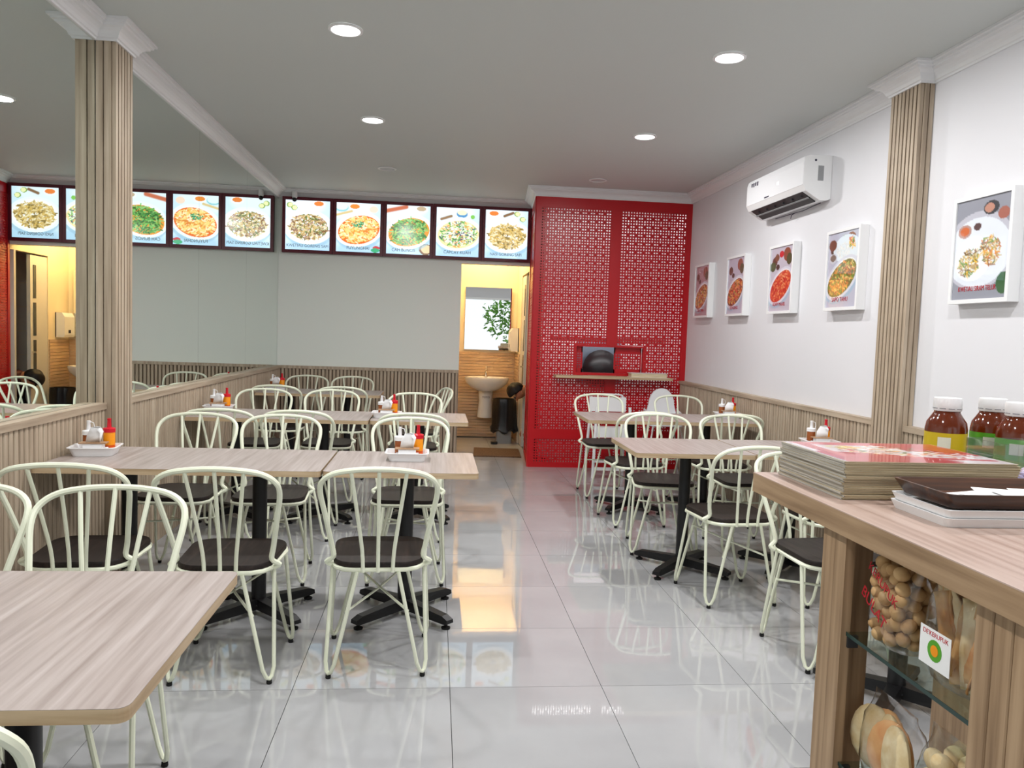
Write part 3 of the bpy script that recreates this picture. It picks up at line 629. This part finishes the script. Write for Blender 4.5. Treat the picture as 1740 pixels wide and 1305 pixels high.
# row 3
chair(-1.42, 2.26, 0, A+'by the wainscot on the street side of the middle long table')
chair(-.95, 2.265, 1, A+'on the street side of the middle long table, by the table seam')
chair(-.215, 2.26, -1, A+'on the street side of the short end of the middle table')
chair(-1.49, 3.34, T, A+'by the wainscot on the menu side of the middle long table')
chair(-.94, 3.40, T+1, A+'on the menu side of the middle long table, by the table seam')
chair(-.25, 3.30, T, A+'on the menu side of the short end of the middle table')
# row 4
chair(-1.50, 4.355, 0, A+'by the wainscot on the street side of the table under the menus')
chair(-.92, 4.36, 0, A+'street side of the table under the menus, away from the wainscot')
chair(-1.465, 5.335, T, A+'against the back wainscot, beside the corner')
chair(-.98, 5.335, T, A+'against the back wainscot, farther from the corner')
chair(-.25, 4.15, 105, A+'turned sideways, standing alone near the lobby doorway')
# right side
chair(1.42, 3.72, T+3, A+'by the red partition in front of the white folding high chair')
chair(2.17, 3.80, T-2, A+'by the red partition in front of the rounded high chair')
chair(1.42, 2.70, 4, A+'on the street side of the partition table, at its aisle end')
chair(2.07, 2.69, 0, A+'on the street side of the partition table, by the right wainscot')
chair(1.42, 2.0, T-8, A+'on the kitchen side of the table below the air conditioner, aisle end')
chair(2.0, 2.04, T+2, A+'on the kitchen side of the table below the air conditioner, wall end')
chair(1.52, 1.06, 5, A+'on the street side of the table below the air conditioner, aisle end')
chair(2.07, 1.04, 0, A+'on the street side of the table below the air conditioner, wall end')
chair(1.68, .325, T+6, A+'at the table behind the snack counter overhang')

# ------------------------------------------------------------------ tables
def table(x0, x1, y0, y1, label, peds, rot=0):
    t = thing('dining_table', label, 'table', ((x0+x1)/2, (y0+y1)/2, 0), rot, 'laminate pedestal tables')
    w, h = (x1-x0)/2-.002, (y1-y0)/2
    MB().prism(rrect(-w, -h, w, h, .022), .749, .75).build('table_top', 'table_laminate', t)
    MB().prism(rrect(-w, -h, w, h, .022), .724, .749).build('edge_band', 'edge_oak', t)
    for px in peds:
        X = px-(x0+x1)/2
        MB().lathe([(.04, .045), (.04, .05), (.034, .055), (.034, .70), (.034, .715)], (X, 0, 0), 18).build('pedestal', 'black_metal', t, True)
        MB().box((X-.17, -.17, .712), (X+.17, .17, .7235)).build('mounting_plate', 'black_metal', t)
        for q in range(4):
            a = PI/4+q*PI/2; M = Matrix.Translation((X, 0, 0)) @ Matrix.Rotation(a, 4, 'Z')
            arm = MB(); vs = [(.0, -.026, .03), (.0, .026, .03), (.0, -.026, .082), (.0, .026, .082), (.29, -.024, .026), (.29, .024, .026), (.275, -.02, .062), (.275, .02, .062), (.31, -.024, .03), (.31, .024, .03), (.31, -.02, .048), (.31, .02, .048)]
            arm.add([M @ Vector(v) for v in vs], [(0, 4, 6, 2), (1, 3, 7, 5), (2, 6, 7, 3), (0, 1, 5, 4), (4, 8, 10, 6), (5, 7, 11, 9), (6, 10, 11, 7), (4, 5, 9, 8), (8, 9, 11, 10), (0, 2, 3, 1)])
            ao = arm.build('base_arm', 'black_metal', t)
            p = M @ Vector((.285, 0, 0))
            MB().lathe([(.02, 0), (.022, .008), (.008, .014), (.008, .03)], (p.x, p.y, 0), 12).build('leveling_foot', 'black_rubber', ao)
    return t
XW = XL+D1+.012
table(XW, -.575, -1.645, -.92, 'long empty pale laminate table with nothing on it', (-1.45, -.92))
table(XW, -.580, .50, 1.11, 'long pale laminate table abutting the slatted pillar wall', (-1.50, -.905))
table(-.575, .12, .505, 1.10, 'short aisle table joined to the long pillar table', (-.21,))
table(XW, -.54, 2.45, 3.06, 'long pale laminate table in the middle of the mirrored side', (-1.50, -.88))
table(-.535, .155, 2.46, 3.08, 'short aisle table joined to the middle long table', (-.19,))
table(XW, -.61, 4.55, 5.15, 'laminate table under the menu lightboxes by the back wainscot', (-1.5, -.95))
table(1.03, 1.725, 1.21, 1.85, 'aisle half of the table pair below the air conditioner', (1.42,))
table(1.73, 2.44, 1.23, 1.86, 'wall half of the table pair below the air conditioner', (2.1,))
table(1.08, 1.76, 2.82, 3.46, 'aisle half of the table pair nearest the red partition', (1.50,))
table(1.765, 2.46, 2.83, 3.47, 'wall half of the table pair nearest the red partition', (2.13,))
table(1.50, 2.2, -.485, .145, 'pale laminate table behind the snack counter', (1.73,))

# ------------------------------------------------------------------ condiment sets
def tray_mesh():
    m = MB(); n = 0; L = [(.078, .06, .003), (.078, .06, 0), (.085, .068, .0), (.098, .078, .036), (.106, .086, .038), (.106, .086, .041), (.097, .077, .041), (.084, .067, .006)]
    ps = [rrect(-a, -b, a, b, .022, 4) for a, b, z in L]; n = len(ps[0])
    m.add([(x, y, L[i][2]) for i in range(1, len(L)) for x, y in ps[i]], [(i*n+k, i*n+(k+1) % n, (i+1)*n+(k+1) % n, (i+1)*n+k) for i in range(len(L)-2) for k in range(n)]+[tuple(range(n))[::-1], tuple(range((len(L)-2)*n, (len(L)-1)*n))])
    return m.mesh('condiment_tray', 'white_plastic', True)
TR = tray_mesh()
def squeeze(kind):
    t = thing('sauce_bottle', '', 'bottle')
    if kind == 'red':
        MB().lathe([(.024, 0), (.026, .004), (.026, .03), (.026, .034)], n=18).build('sauce', 'sauce_dregs', t, True)
        MB().lathe([(.026, .034), (.026, .095), (.024, .1)], n=18).build('body', 'orange_sauce', t, True)
        cm = 'red_plastic'
    else:
        MB().lathe([(.022, 0), (.024, .004), (.024, .08), (.021, .088)], n=18).build('body', 'brown_sauce', t, True); cm = 'white_plastic'
    h = .1 if kind == 'red' else .088
    c = MB().lathe([(.0275, h-.006), (.0275, h+.012), (.024, h+.015), (.010, h+.017), (.008, h+.05), (.009, h+.052), (.009, h+.06), (.001, h+.061)], n=18).build('cap', cm, t, True)
    if kind != 'red': MB().tube([(.008, 0, h+.055), (.022, 0, h+.05), (.026, 0, h+.03), (.022, 0, h+.012)], .002, 6).build('cap_strap', cm, c)
    return t
BR, BW = squeeze('red'), squeeze('white')
nb = thing('napkin_box', '', 'napkin box')
MB().box((-.055, -.03, 0), (.055, .03, .028)).build('napkin_pack', 'tissue', nb); MB().box((-.042, -.025, .028), (.042, .025, .05)).build('napkin_block', 'tissue', nb)
MB().box((-.058, -.03, .05), (.058, .03, .055)).build('lid', 'tan_box', nb)
tsu = MB(); g = [[(-.035, 0, .055), (-.03, .008, .09), (-.012, .0, .125), (.02, -.004, .13)], [(.03, .004, .055), (.036, -.004, .085), (.042, .002, .105), (.03, .004, .125)], [(.03, -.012, .055), (.03, -.018, .08), (.03, -.016, .1), (.015, -.01, .115)]]
tsu.add([p for r in g for p in r], [(i*4+k, i*4+k+1, (i+1)*4+k+1, (i+1)*4+k) for i in range(2) for k in range(3)])
ts_ = tsu.build('pulled_napkin', 'tissue', nb, True); md = ts_.modifiers.new('t', 'SOLIDIFY'); md.thickness = .002
fs_ = [True]
def condiments(x, y, rz, where):
    M = Matrix.Translation((x, y, .7505)) @ Matrix.Rotation(math.radians(rz), 4, 'Z')
    tr = link('condiment_tray', TR, None, M @ Vector((0, 0, 0)), math.radians(rz)); tag(tr, 'white plastic condiment tray '+where, 'tray', 'condiment trays')
    for src, (a, b), lab, grp in ((BR, (.05, .036), 'red-capped squeeze bottle of orange sauce ', 'red-capped sauce bottles'), (BW, (-.04, .037), 'white-capped brown sauce bottle ', 'white-capped sauce bottles'), (nb, (.0, -.03), 'napkin holder with a pulled-up tissue ', 'napkin holders')):
        o = src if fs_[0] else copy_tree(src)
        o.location = M @ Vector((a, b, .0065)); o.rotation_euler = (0, 0, math.radians(rz)); o['label'] = lab+where; o['group'] = grp
    fs_[0] = False
condiments(-1.675, .86, 8, 'beside the slatted pillar'); condiments(-.215, .865, 0, 'on the short aisle table by the pillar')
condiments(-1.66, 2.88, 6, 'at the wall end of the middle table'); condiments(-.43, 2.69, 0, 'at the seam of the middle table')
condiments(-1.65, 4.87, 4, 'on the table under the menu lightboxes'); condiments(2.34, 3.24, -5, 'on the table nearest the red partition')
condiments(2.30, 1.62, -5, 'on the table below the air conditioner')

# ------------------------------------------------------------------ high chairs
hc = thing('high_chair', 'white painted square high chair with a tray against the red partition', 'high chair', (1.67, 4.62, 0))
for sx in (-1, 1):
    for yb, yt in ((-.2, -.12), (.2, .15)):
        MB().tube([(sx*.2, yb, .0), (sx*.165, yt, .78 if yb > 0 else .70)], .015, 8).build('leg', 'white_plastic', hc, True)
MB().box((-.19, .135, .63), (.19, .16, .775)).build('back_panel', 'white_plastic', hc); MB().box((-.17, -.14, .46), (.17, .14, .48)).build('seat', 'white_plastic', hc)
MB().box((-.17, -.16, .40), (.17, -.145, .50)).build('front_panel', 'white_plastic', hc); MB().box((-.19, -.22, .16), (.19, -.12, .18)).build('foot_rest', 'white_plastic', hc); MB().box((-.19, -.20, .08), (.19, -.185, .11)).build('stretcher', 'white_plastic', hc)
MB().tube(arc([(-.1, .148, .775), (-.1, .148, .80), (0, .148, .805), (.14, .148, .80), (.15, .148, .775)], 3), .008, 6).build('grab_bar', 'white_plastic', hc, True)
h2 = thing('high_chair', 'rounded white plastic high chair beside the right wainscot', 'high chair', (2.19, 4.52, 0))
bk = [(.13*math.cos(a), .73+.16*math.sin(a)) for a in [PI*k/14 for k in range(15)]]+[(-.16, .62), (-.2, .55), (.2, .55), (.16, .62)]
MB().prism(bk, .10, .125, 1).build('backrest', 'white_gloss', h2); MB().prism(rrect(-.17, -.13, .17, .13, .05), .53, .55).build('seat', 'white_gloss', h2)
for s in (-1, 1): MB().prism([(-.13, .55), (.12, .55), (.12, .68), (-.13, .63)], s*.17-.008, s*.17+.008, 0).build('side_wall', 'white_gloss', h2)
MB().prism(rrect(-.22, -.3, .22, -.1, .05), .645, .66).build('tray', 'acrylic', h2)
for sx in (-1, 1):
    for syy in (-1, 1): MB().tube([(sx*.13, syy*.1, .54), (sx*.25, syy*.24, 0)], .012, 8).build('leg', 'chrome', h2, True)

# ------------------------------------------------------------------ snack counter
ct = thing('snack_counter', 'oak laminate counter with an open glass-shelved snack display', 'counter', (0, 0, 0))
CX, CZ = .655, 1.08
poly = [(CX, -2.75), (1.5, -2.75), (1.5, -.95), (1.125, -.95), (1.125, -1.205), (CX, -1.205)]
MB().prism(poly, CZ-.002, CZ).build('counter_top', 'counter_top', ct); MB().prism(poly, CZ-.044, CZ-.002).build('top_edge', 'counter_wood', ct)
MB().box((CX+.012, -1.56, 0), (.745, -1.518, CZ-.044)).build('end_post', 'counter_wood_v', ct); MB().box((1.04, -1.56, 0), (1.12, -1.518, CZ-.044)).build('end_post', 'counter_wood_v', ct)
MB().box((CX+.012, -1.60, 0), (CX+.03, -1.56, CZ-.044)).build('corner_post', 'counter_wood_v', ct)
MB().box((CX+.02, -2.70, 0), (1.12, -1.935, CZ-.044)).build('cabinet', 'counter_wood_v', ct)
fm = MB().prism([(0, 0), (0, .0355), (-.003, .035), (-.005, .033), (-.005, .0025), (-.003, .0005)], .0, CZ-.045).mesh('flute', 'counter_wood_v')
for k in range(21): link('flute', fm, ct, (CX+.02, -1.937-.036*(k+1)+.002, 0))
MB().box((CX+.03, -1.935, .02), (1.12, -1.60, .06)).build('bottom_board', 'counter_wood', ct)
MB().box((1.3, -1.3, .0), (1.45, -.98, CZ-.044)).build('rear_post', 'counter_wood_v', ct); MB().box((1.121, -2.7, 0), (1.45, -1.935, CZ-.044)).build('rear_cabinet', 'counter_wood_v', ct)
for z in (.848, .60):
    s = MB().box((CX+.022, -1.934, z), (1.0, -1.601, z+.007)).build('glass_shelf', 'shelf_glass', ct); MB().box((CX+.0215, -1.934, z), (CX+.0225, -1.601, z+.007)).build('shelf_edge', 'glass_edge', s)
    MB().box((CX+.024, -1.605, z-.022), (CX+.044, -1.598, z)).build('bracket', 'dark_grey', s)
# menus
random.seed(3)
N_M = 16; hM = .0047
def jit(): return random.uniform(-.004, .004)
for k in range(N_M):
    top = k == N_M-1
    x0, x1, y0, y1 = .712+jit(), 1.078+jit(), -1.50+jit(), -1.222+jit()
    z = CZ+.0003+k*hM
    o = thing('menu_book', 'topmost laminated menu with a red and white food cover' if top else 'hardback menu in the pile on the snack counter', 'menu', (0, 0, z), 0, None if top else 'menus piled on the counter')
    MB().box((x0, y0, .0008), (x1, y1, hM-.0008)).build('pages', 'paper_edge', o)
    MB().box((x0-.002, y0-.002, 0), (x1+.002, y1+.002, .0007)).box((x0-.002, y0-.002, hM-.0008), (x1+.002, y1+.002, hM-.0002)).build('cover', 'cover_edge', o)
    MB().prism([(x0-.0025, hM*.08), (x0-.0005, hM*.08), (x0-.0005, hM*.9), (x0-.0025, hM*.9)], y0, y1, 1).build('spine', 'spine_grey', o)
    if top:
        im = Img(110, 80, (216, 206, 208)); im.ell(.2, .6, .5, .2, (176, 40, 52), .2, .3); im.ell(.9, .2, .3, .25, (180, 36, 48), .5, .2); im.ell(.5, .05, .4, .08, (190, 60, 70), 0, .3)
        im.line(.0, .0, .0, .75, .03, (170, 170, 176)); im.line(.1, 0, .1, .75, .05, (176, 30, 44)); im.line(.05, .5, .95, .62, .03, (196, 48, 60)); im.line(.6, .1, 1.0, .35, .05, (186, 36, 50)); im.line(.2, .05, .55, .1, .03, (206, 90, 100))
        im.food(.5, .33, .3, .2, 0, NOOD+RED+[(240, 236, 232)]*4, 120, .05, .014); im.food(.3, .2, .1, .06, 0, [(230, 180, 60), (240, 226, 160)], 20, .04, .012); im.food(.8, .45, .16, .12, 0, RED+[(240, 240, 240)]*4, 40, .05, .012)
        me = im.mesh('cover_print', x1-x0, y1-y0, 'menu_print'); me.transform(Matrix.Rotation(-PI/2, 4, 'X'))
        link('cover_print', me, o, ((x0+x1)/2, (y0+y1)/2, hM))
# trays with cards
def rtray(name, x0, y0, x1, y1, z, h, m, label, flare=.014, t=.005):
    mb = MB(); L = [(flare, 0), (0, h), (t, h), (flare+t, t)]; ps = [rrect(x0+a, y0+a, x1-a, y1-a, .012, 3) for a, _ in L]; n = len(ps[0])
    mb.add([(x, y, z+L[i][1]) for i in range(4) for x, y in ps[i]], [(i*n+k, i*n+(k+1) % n, (i+1)*n+(k+1) % n, (i+1)*n+k) for i in range(3) for k in range(n)]+[tuple(range(n))[::-1], tuple(range(3*n, 4*n))])
    return tag(mb.build(name, m, None, True), label, 'tray')
rtray('serving_tray', .772, -1.722, 1.14, -1.552, CZ+.0003, .016, 'white_plastic', 'lower white plastic tray under the walnut card tray', .006)
rtray('serving_tray', .772, -1.724, 1.14, -1.554, CZ+.0168, .014, 'white_plastic', 'upper white plastic tray directly under the walnut card tray', .006)
rtray('card_tray', .776, -1.722, 1.14, -1.552, CZ+.0312, .026, 'walnut', 'dark walnut tray holding white name cards')
random.seed(5)
for k in range(6):
    M = Matrix.Translation((.86+.027*k+random.uniform(-.01, .01), -1.64+random.uniform(-.015, .015), CZ+.0375+k*.0018)) @ Matrix.Rotation(random.uniform(-.5, .5), 4, 'Z') @ Matrix.Rotation(.02*k, 4, 'X')
    tag(MB().box((-.045, -.027, 0), (.045, .027, .0012), M).build('name_card', 'print_white'), 'white name card lying in the walnut tray', 'card', 'cards in the walnut tray')
# bottles
def bottle(x, y, lab, lm, s=1):
    b = thing('tea_bottle', lab, 'bottle', (x, y, CZ+.0005)); b.scale = (s, s, s)
    MB().lathe([(.040, 0), (.046, .006), (.047, .02), (.047, .105), (.044, .122), (.034, .138), (.029, .146), (.0285, .158)], n=28).build('body', 'amber_tea', b, True)
    l = MB().lathe([(.0474, .022), (.0474, .098)], n=28, cap=False).build('label_band', lm, b, True); a = math.atan2(CAM.y-y, CAM.x-x)
    q = MB(); n = 6
    for k in range(n+1):
        t = a-.35+.6*k/n; q.v += [(.0478*math.cos(t), .0478*math.sin(t), .062), (.0478*math.cos(t), .0478*math.sin(t), .088)]
    q.f += [(2*k, 2*k+2, 2*k+3, 2*k+1) for k in range(n)]
    q.build('label_panel', 'label_cream', l)
    c = MB().lathe([(.0300, .150), (.0315, .152), (.0315, .178), (.030, .182), (.001, .182)], n=28).build('cap', 'white_plastic', b, True)
    for k in range(10):
        t = 2*PI*k/10; MB().box((.0305, -.007, .1555), (.0318, .007, .157), Matrix.Rotation(t, 4, 'Z')).build('tamper_slot', 'print_grey', c)
bottle(1.165, -1.15, 'amber tea bottle with a yellow label on the counter', 'label_yellow'); bottle(1.30, -1.13, 'amber tea bottle with a green label, farther from the menu pile', 'label_green'); bottle(1.275, -1.252, 'amber tea bottle with a green label, next to the acrylic box', 'label_green')
bx = thing('acrylic_box', 'clear acrylic box filled with wrapped purple sweets', 'box', (1.155, -1.365, CZ+.0005))
for a, b in (((-.05, -.06, 0), (.08, .06, .002)), ((-.05, -.06, .002), (-.048, .06, .105)), ((.078, -.06, .002), (.08, .06, .105)), ((-.048, -.06, .002), (.078, -.058, .105)), ((-.048, .058, .002), (.078, .06, .105))):
    MB().box(a, b).build('pane', 'acrylic', bx)
for k in range(26):
    MB().ball((random.uniform(-.03, .062), random.uniform(-.042, .042), .012+random.random()*.04), .014, 7, 5, (1.2, .8, .7)).build('sweet', 'candy_purple', bx, True)
# cash register seen in the lobby mirror
cr = thing('cash_register', 'grey cash register at the street end of the counter', 'cash register', (1.15, -2.5, CZ+.0005))
MB().box((-.2, -.2, 0), (.2, .2, .1)).build('drawer', 'dark_grey', cr); MB().prism([(-.18, .1), (.1, .1), (.1, .2), (-.1, .2)], -.15, .15, 0).build('keyboard_body', 'grey_plastic', cr)
MB().box((-.02, .1, .2), (.02, .14, .32)).build('display_post', 'grey_plastic', cr); MB().box((-.12, .1, .32), (.12, .13, .42)).build('display', 'dark_grey', cr)

# snack bags
def bag(name, lab, c, w, h, d, rz, content, seed):
    random.seed(seed)
    b = thing(name, lab, 'snack bag', c, rz)
    n = 28; lv = [(0, .55, .35), (.04, .86, .8), (.2, 1, 1), (.5, 1.02, 1), (.72, .98, .8), (.86, .96, .35), (1, 1.0, .04)]
    rings = [[(w/2*sw*math.copysign(abs(math.cos(t))**.7, math.cos(t))*(1+.02*random.uniform(-1, 1)), d/2*sd*math.copysign(abs(math.sin(t))**.8, math.sin(t))*(1+.1*random.uniform(-1, 1)), h*z) for t in [2*PI*k/n for k in range(n)]] for z, sw, sd in lv]
    m = MB(); m.add([q for r in rings for q in r], [(i*n+k, i*n+(k+1) % n, (i+1)*n+(k+1) % n, (i+1)*n+k) for i in range(len(lv)-1) for k in range(n)]+[tuple(range(n))[::-1]])
    m.build('plastic_film', 'plastic_film', b, True); return b
def balls(b, w, h, d, r, n, m):
    me = MB().ball((0, 0, 0), r, 10, 7).mesh('cracker_ball', m, True); pts = []
    for _ in range(n*60):
        if len(pts) >= n: break
        p = Vector((random.uniform(-w/2+r, w/2-r), random.uniform(-d/2+r, d/2-r), random.uniform(r, h)))
        if all((p-q).length > r*1.42 for q in pts): pts.append(p)
    for p in pts:
        o = link('cracker_ball', me, b, p); o.scale = (random.uniform(.9, 1.1), random.uniform(.9, 1.1), random.uniform(.8, 1)); o.rotation_euler = (random.random()*3, random.random()*3, 0)
XB = .735
b1 = bag('snack_bag', 'clear bag of round cracker balls with red print on the glass shelf', (XB, -1.675, .8555), .125, .165, .085, PI/2-.05, None, 1)
balls(b1, .118, .142, .08, .0132, 130, 'cracker')
text('bag_print', 'KERUPUK', .024, 'print_red', b1, face((-.01, .0445, .115), (-1, 0, -.45), (-.45, 0, 1)), .0003); text('bag_print', 'BULAT', .03, 'print_red', b1, face((.015, .0445, .066), (-1, 0, -.5), (-.5, 0, 1)), .0003)
b2 = bag('snack_bag', 'clear bag of flat fried crackers with a white sticker on the glass shelf', (XB, -1.835, .8555), .14, .18, .08, PI/2, None, 2)
for k in range(9):
    M = Matrix.Translation((-.045+.011*k, random.uniform(-.018, .018), .085+random.uniform(-.012, .012))) @ Matrix.Rotation(random.uniform(-.5, .5), 4, 'Y') @ Matrix.Rotation(random.uniform(-.7, .7), 4, 'Z')
    m = MB(); nn = 9
    vs = [(x*.062/nn-.031, .005*math.sin(x*1.3+y*.9+k), y*.14/nn-.07) for x in range(nn+1) for y in range(nn+1) ]
    m.add([M @ Vector(v) for v in vs], [(x*(nn+1)+y, x*(nn+1)+y+1, (x+1)*(nn+1)+y+1, (x+1)*(nn+1)+y) for x in range(nn) for y in range(nn)])
    o = m.build('flat_cracker', 'cracker_flat' if k % 3 else 'cracker_pale', b2, True); md = o.modifiers.new('t', 'SOLIDIFY'); md.thickness = .003
sk = MB().box((-.028, .043, .03), (.045, .0438, .09)).build('sticker', 'print_white', b2)
text('sticker_text', "DE'KERUPUK", .0105, 'print_red', sk, face((.008, .0440, .082), (-1, 0, 0), (0, 0, 1)), .0002)
MB().lathe([(.017, 0), (.017, .0004)], (.008, .0438, .058), 18, M=Matrix.Rotation(-PI/2, 4, 'X')).build('sticker_logo', 'label_green', sk); MB().lathe([(.009, 0), (.009, .0004)], (.008, .0443, .058), 14, M=Matrix.Rotation(-PI/2, 4, 'X')).build('sticker_logo', 'orange_sauce', sk)
b3 = bag('snack_bag', 'clear bag of large pale orange crackers on the lower glass shelf', (XB, -1.675, .6075), .125, .15, .09, PI/2, None, 3)
for k in range(5):
    M = Matrix.Translation((-.03+.02*k, random.uniform(-.015, .02), .06)) @ Matrix.Rotation(random.uniform(-.4, .4), 4, 'Z')
    m = MB().ball((0, 0, 0), .055, 14, 9, (.85, .3, 1.1)); m.v = [tuple(M @ (Vector(v)*(1+.04*math.sin(60*v[0]+50*v[2])))) for v in m.v]
    m.build('puffed_cracker', 'cracker_orange' if k % 2 else 'cracker_pale', b3, True)
b4 = bag('snack_bag', 'clear bag of pale cracker balls on the lower glass shelf', (XB+.01, -1.835, .6075), .15, .16, .09, PI/2, None, 4)
balls(b4, .14, .12, .08, .02, 38, 'cracker_pale')
b5 = bag('snack_bag', 'clear bag of tan cracker balls behind the bag of pale ones', (XB+.115, -1.835, .6075), .15, .2, .09, PI/2, None, 6)
balls(b5, .14, .16, .08, .016, 60, 'cracker')

# ------------------------------------------------------------------ crouching person
pp = thing('person', 'person bending low in the kitchen doorway wearing a dark red shirt', 'person', (1.45, 6.25, 0))
J = {}; E_ = []
def jn(k, p, r, par=None):
    J[k] = (Vector(p), r)
    if par: E_.append((par, k))
jn('pelvis', (.05, 0, .46), .15); jn('waist', (-.10, 0, .56), .14, 'pelvis'); jn('chest', (-.28, 0, .68), .15, 'waist'); jn('collar', (-.38, 0, .72), .10, 'chest'); jn('neck', (-.44, 0, .725), .058, 'collar'); jn('skull', (-.53, 0, .685), .1, 'neck'); jn('crown', (-.58, 0, .69), .095, 'skull')
for s, n_ in ((-1, 'r'), (1, 'l')):
    jn('hip'+n_, (.03, s*.1, .43), .11, 'pelvis'); jn('knee'+n_, (-.33, s*.2, .40), .065, 'hip'+n_); jn('ank'+n_, (-.10, s*.17, .085), .042, 'knee'+n_); jn('toe'+n_, (-.27, s*.19, .045), .035, 'ank'+n_)
    jn('sh'+n_, (-.34, s*.18, .69), .065, 'collar'); jn('elb'+n_, (-.30, s*.26, .46), .045, 'sh'+n_); jn('wr'+n_, (-.40, s*.2, .27), .028, 'elb'+n_); jn('palm'+n_, (-.43, s*.19, .21), .032, 'wr'+n_)
    for f in range(4): jn(f'f{f}{n_}', (-.44-.012*f, s*(.15+.022*f), .155), .009, 'palm'+n_); jn(f'g{f}{n_}', (-.43-.012*f, s*(.148+.022*f), .115+.006*abs(f-1.5)), .008, f'f{f}{n_}')
    jn('th'+n_, (-.40, s*.14, .185), .01, 'palm'+n_); jn('ti'+n_, (-.41, s*.125, .15), .009, 'th'+n_)
keys = list(J); me = bpy.data.meshes.new('body'); me.from_pydata([J[k][0] for k in keys], [(keys.index(a), keys.index(b)) for a, b in E_], [])
bo = link('body', me, pp); bo.modifiers.new('skin', 'SKIN'); bo.modifiers.new('sub', 'SUBSURF').levels = 2
for i, k in enumerate(keys): sv_ = me.skin_vertices[0].data[i]; sv_.radius = (J[k][1], J[k][1]); sv_.use_root = k == 'pelvis'
bpy.context.view_layer.update()
ev = bpy.data.meshes.new_from_object(bo.evaluated_get(bpy.context.evaluated_depsgraph_get()))
bo.modifiers.clear(); bo.data = ev; ev.name = 'body'
for mm in ('shirt', 'trousers', 'skin'): ev.materials.append(MATS[mm])
for p in ev.polygons:
    c = p.center; p.use_smooth = True
    if c.x < -.46 and c.z > .58: p.material_index = 2
    elif c.z < .30 and c.x < -.34: p.material_index = 2
    elif c.z < .47 and (abs(c.y) < .245 or c.x > -.1): p.material_index = 1
    else: p.material_index = 0
hr = MB().ball((-.568, 0, .70), .11, 44, 32, (1.02, .93, 1.0)); hd_ = Vector((-.62, 0, .78)); ct_ = Vector((-.568, 0, .70))
hr.f = [f for f in hr.f if ((sum((Vector(hr.v[i]) for i in f), Vector())/len(f))-ct_).normalized().dot(hd_) > -.12]
hr.v = [tuple(Vector(v)+(Vector(v)-ct_)*.03*math.sin(70*v[0]+50*v[1]+40*v[2])) for v in hr.v]
ho = hr.build('hair', 'hair', pp, True); ho.modifiers.new('t', 'SOLIDIFY').thickness = .012
for s in (-1, 1): MB().ball((-.505, s*.088, .69), .022, 8, 6, (.6, .45, 1)).build('ear', 'skin', pp, True)
MB().ball((-.55, 0, .605), .016, 8, 6, (1, .8, 1.3)).build('nose', 'skin', pp, True); MB().ball((-.515, 0, .615), .022, 8, 5, (.3, 1, .3)).build('mouth', 'print_red', pp, True)
for s in (-1, 1): MB().ball((-.575, s*.032, .622), .011, 8, 6).build('eye', 'print_dark', pp, True)

# ------------------------------------------------------------------ greenery outside the shopfront
def tree(x, y, h, r, lab):
    t = thing('street_tree', lab, 'tree', (x, y, -.03))
    MB().tube([(0, 0, 0), (.05, 0, h*.4), (0, .05, h*.75)], [.09, .07, .04], 8).build('trunk', 'bark', t, True)
    m = MB()
    for _ in range(700):
        v = Vector((random.gauss(0, 1), random.gauss(0, 1), random.gauss(0, 1))).normalized()*r*random.random()**.4
        c = Vector((0, 0, h))+Vector((v.x, v.y, v.z*.8)); a = Vector((random.uniform(-1, 1), random.uniform(-1, 1), random.uniform(-1, 1))).normalized(); b = a.orthogonal().normalized(); s = random.uniform(.06, .12)
        m.add([c-a*s, c+b*s*.5, c+a*s, c-b*s*.5], [(0, 1, 2, 3)])
    f = m.build('foliage', 'leaf', t); f['kind'] = 'stuff'
tree(1.2, -11, 2.1, 1.3, 'leafy street tree outside the shopfront'); tree(2.6, -9.5, .55, .5, 'low green bush outside the shopfront')
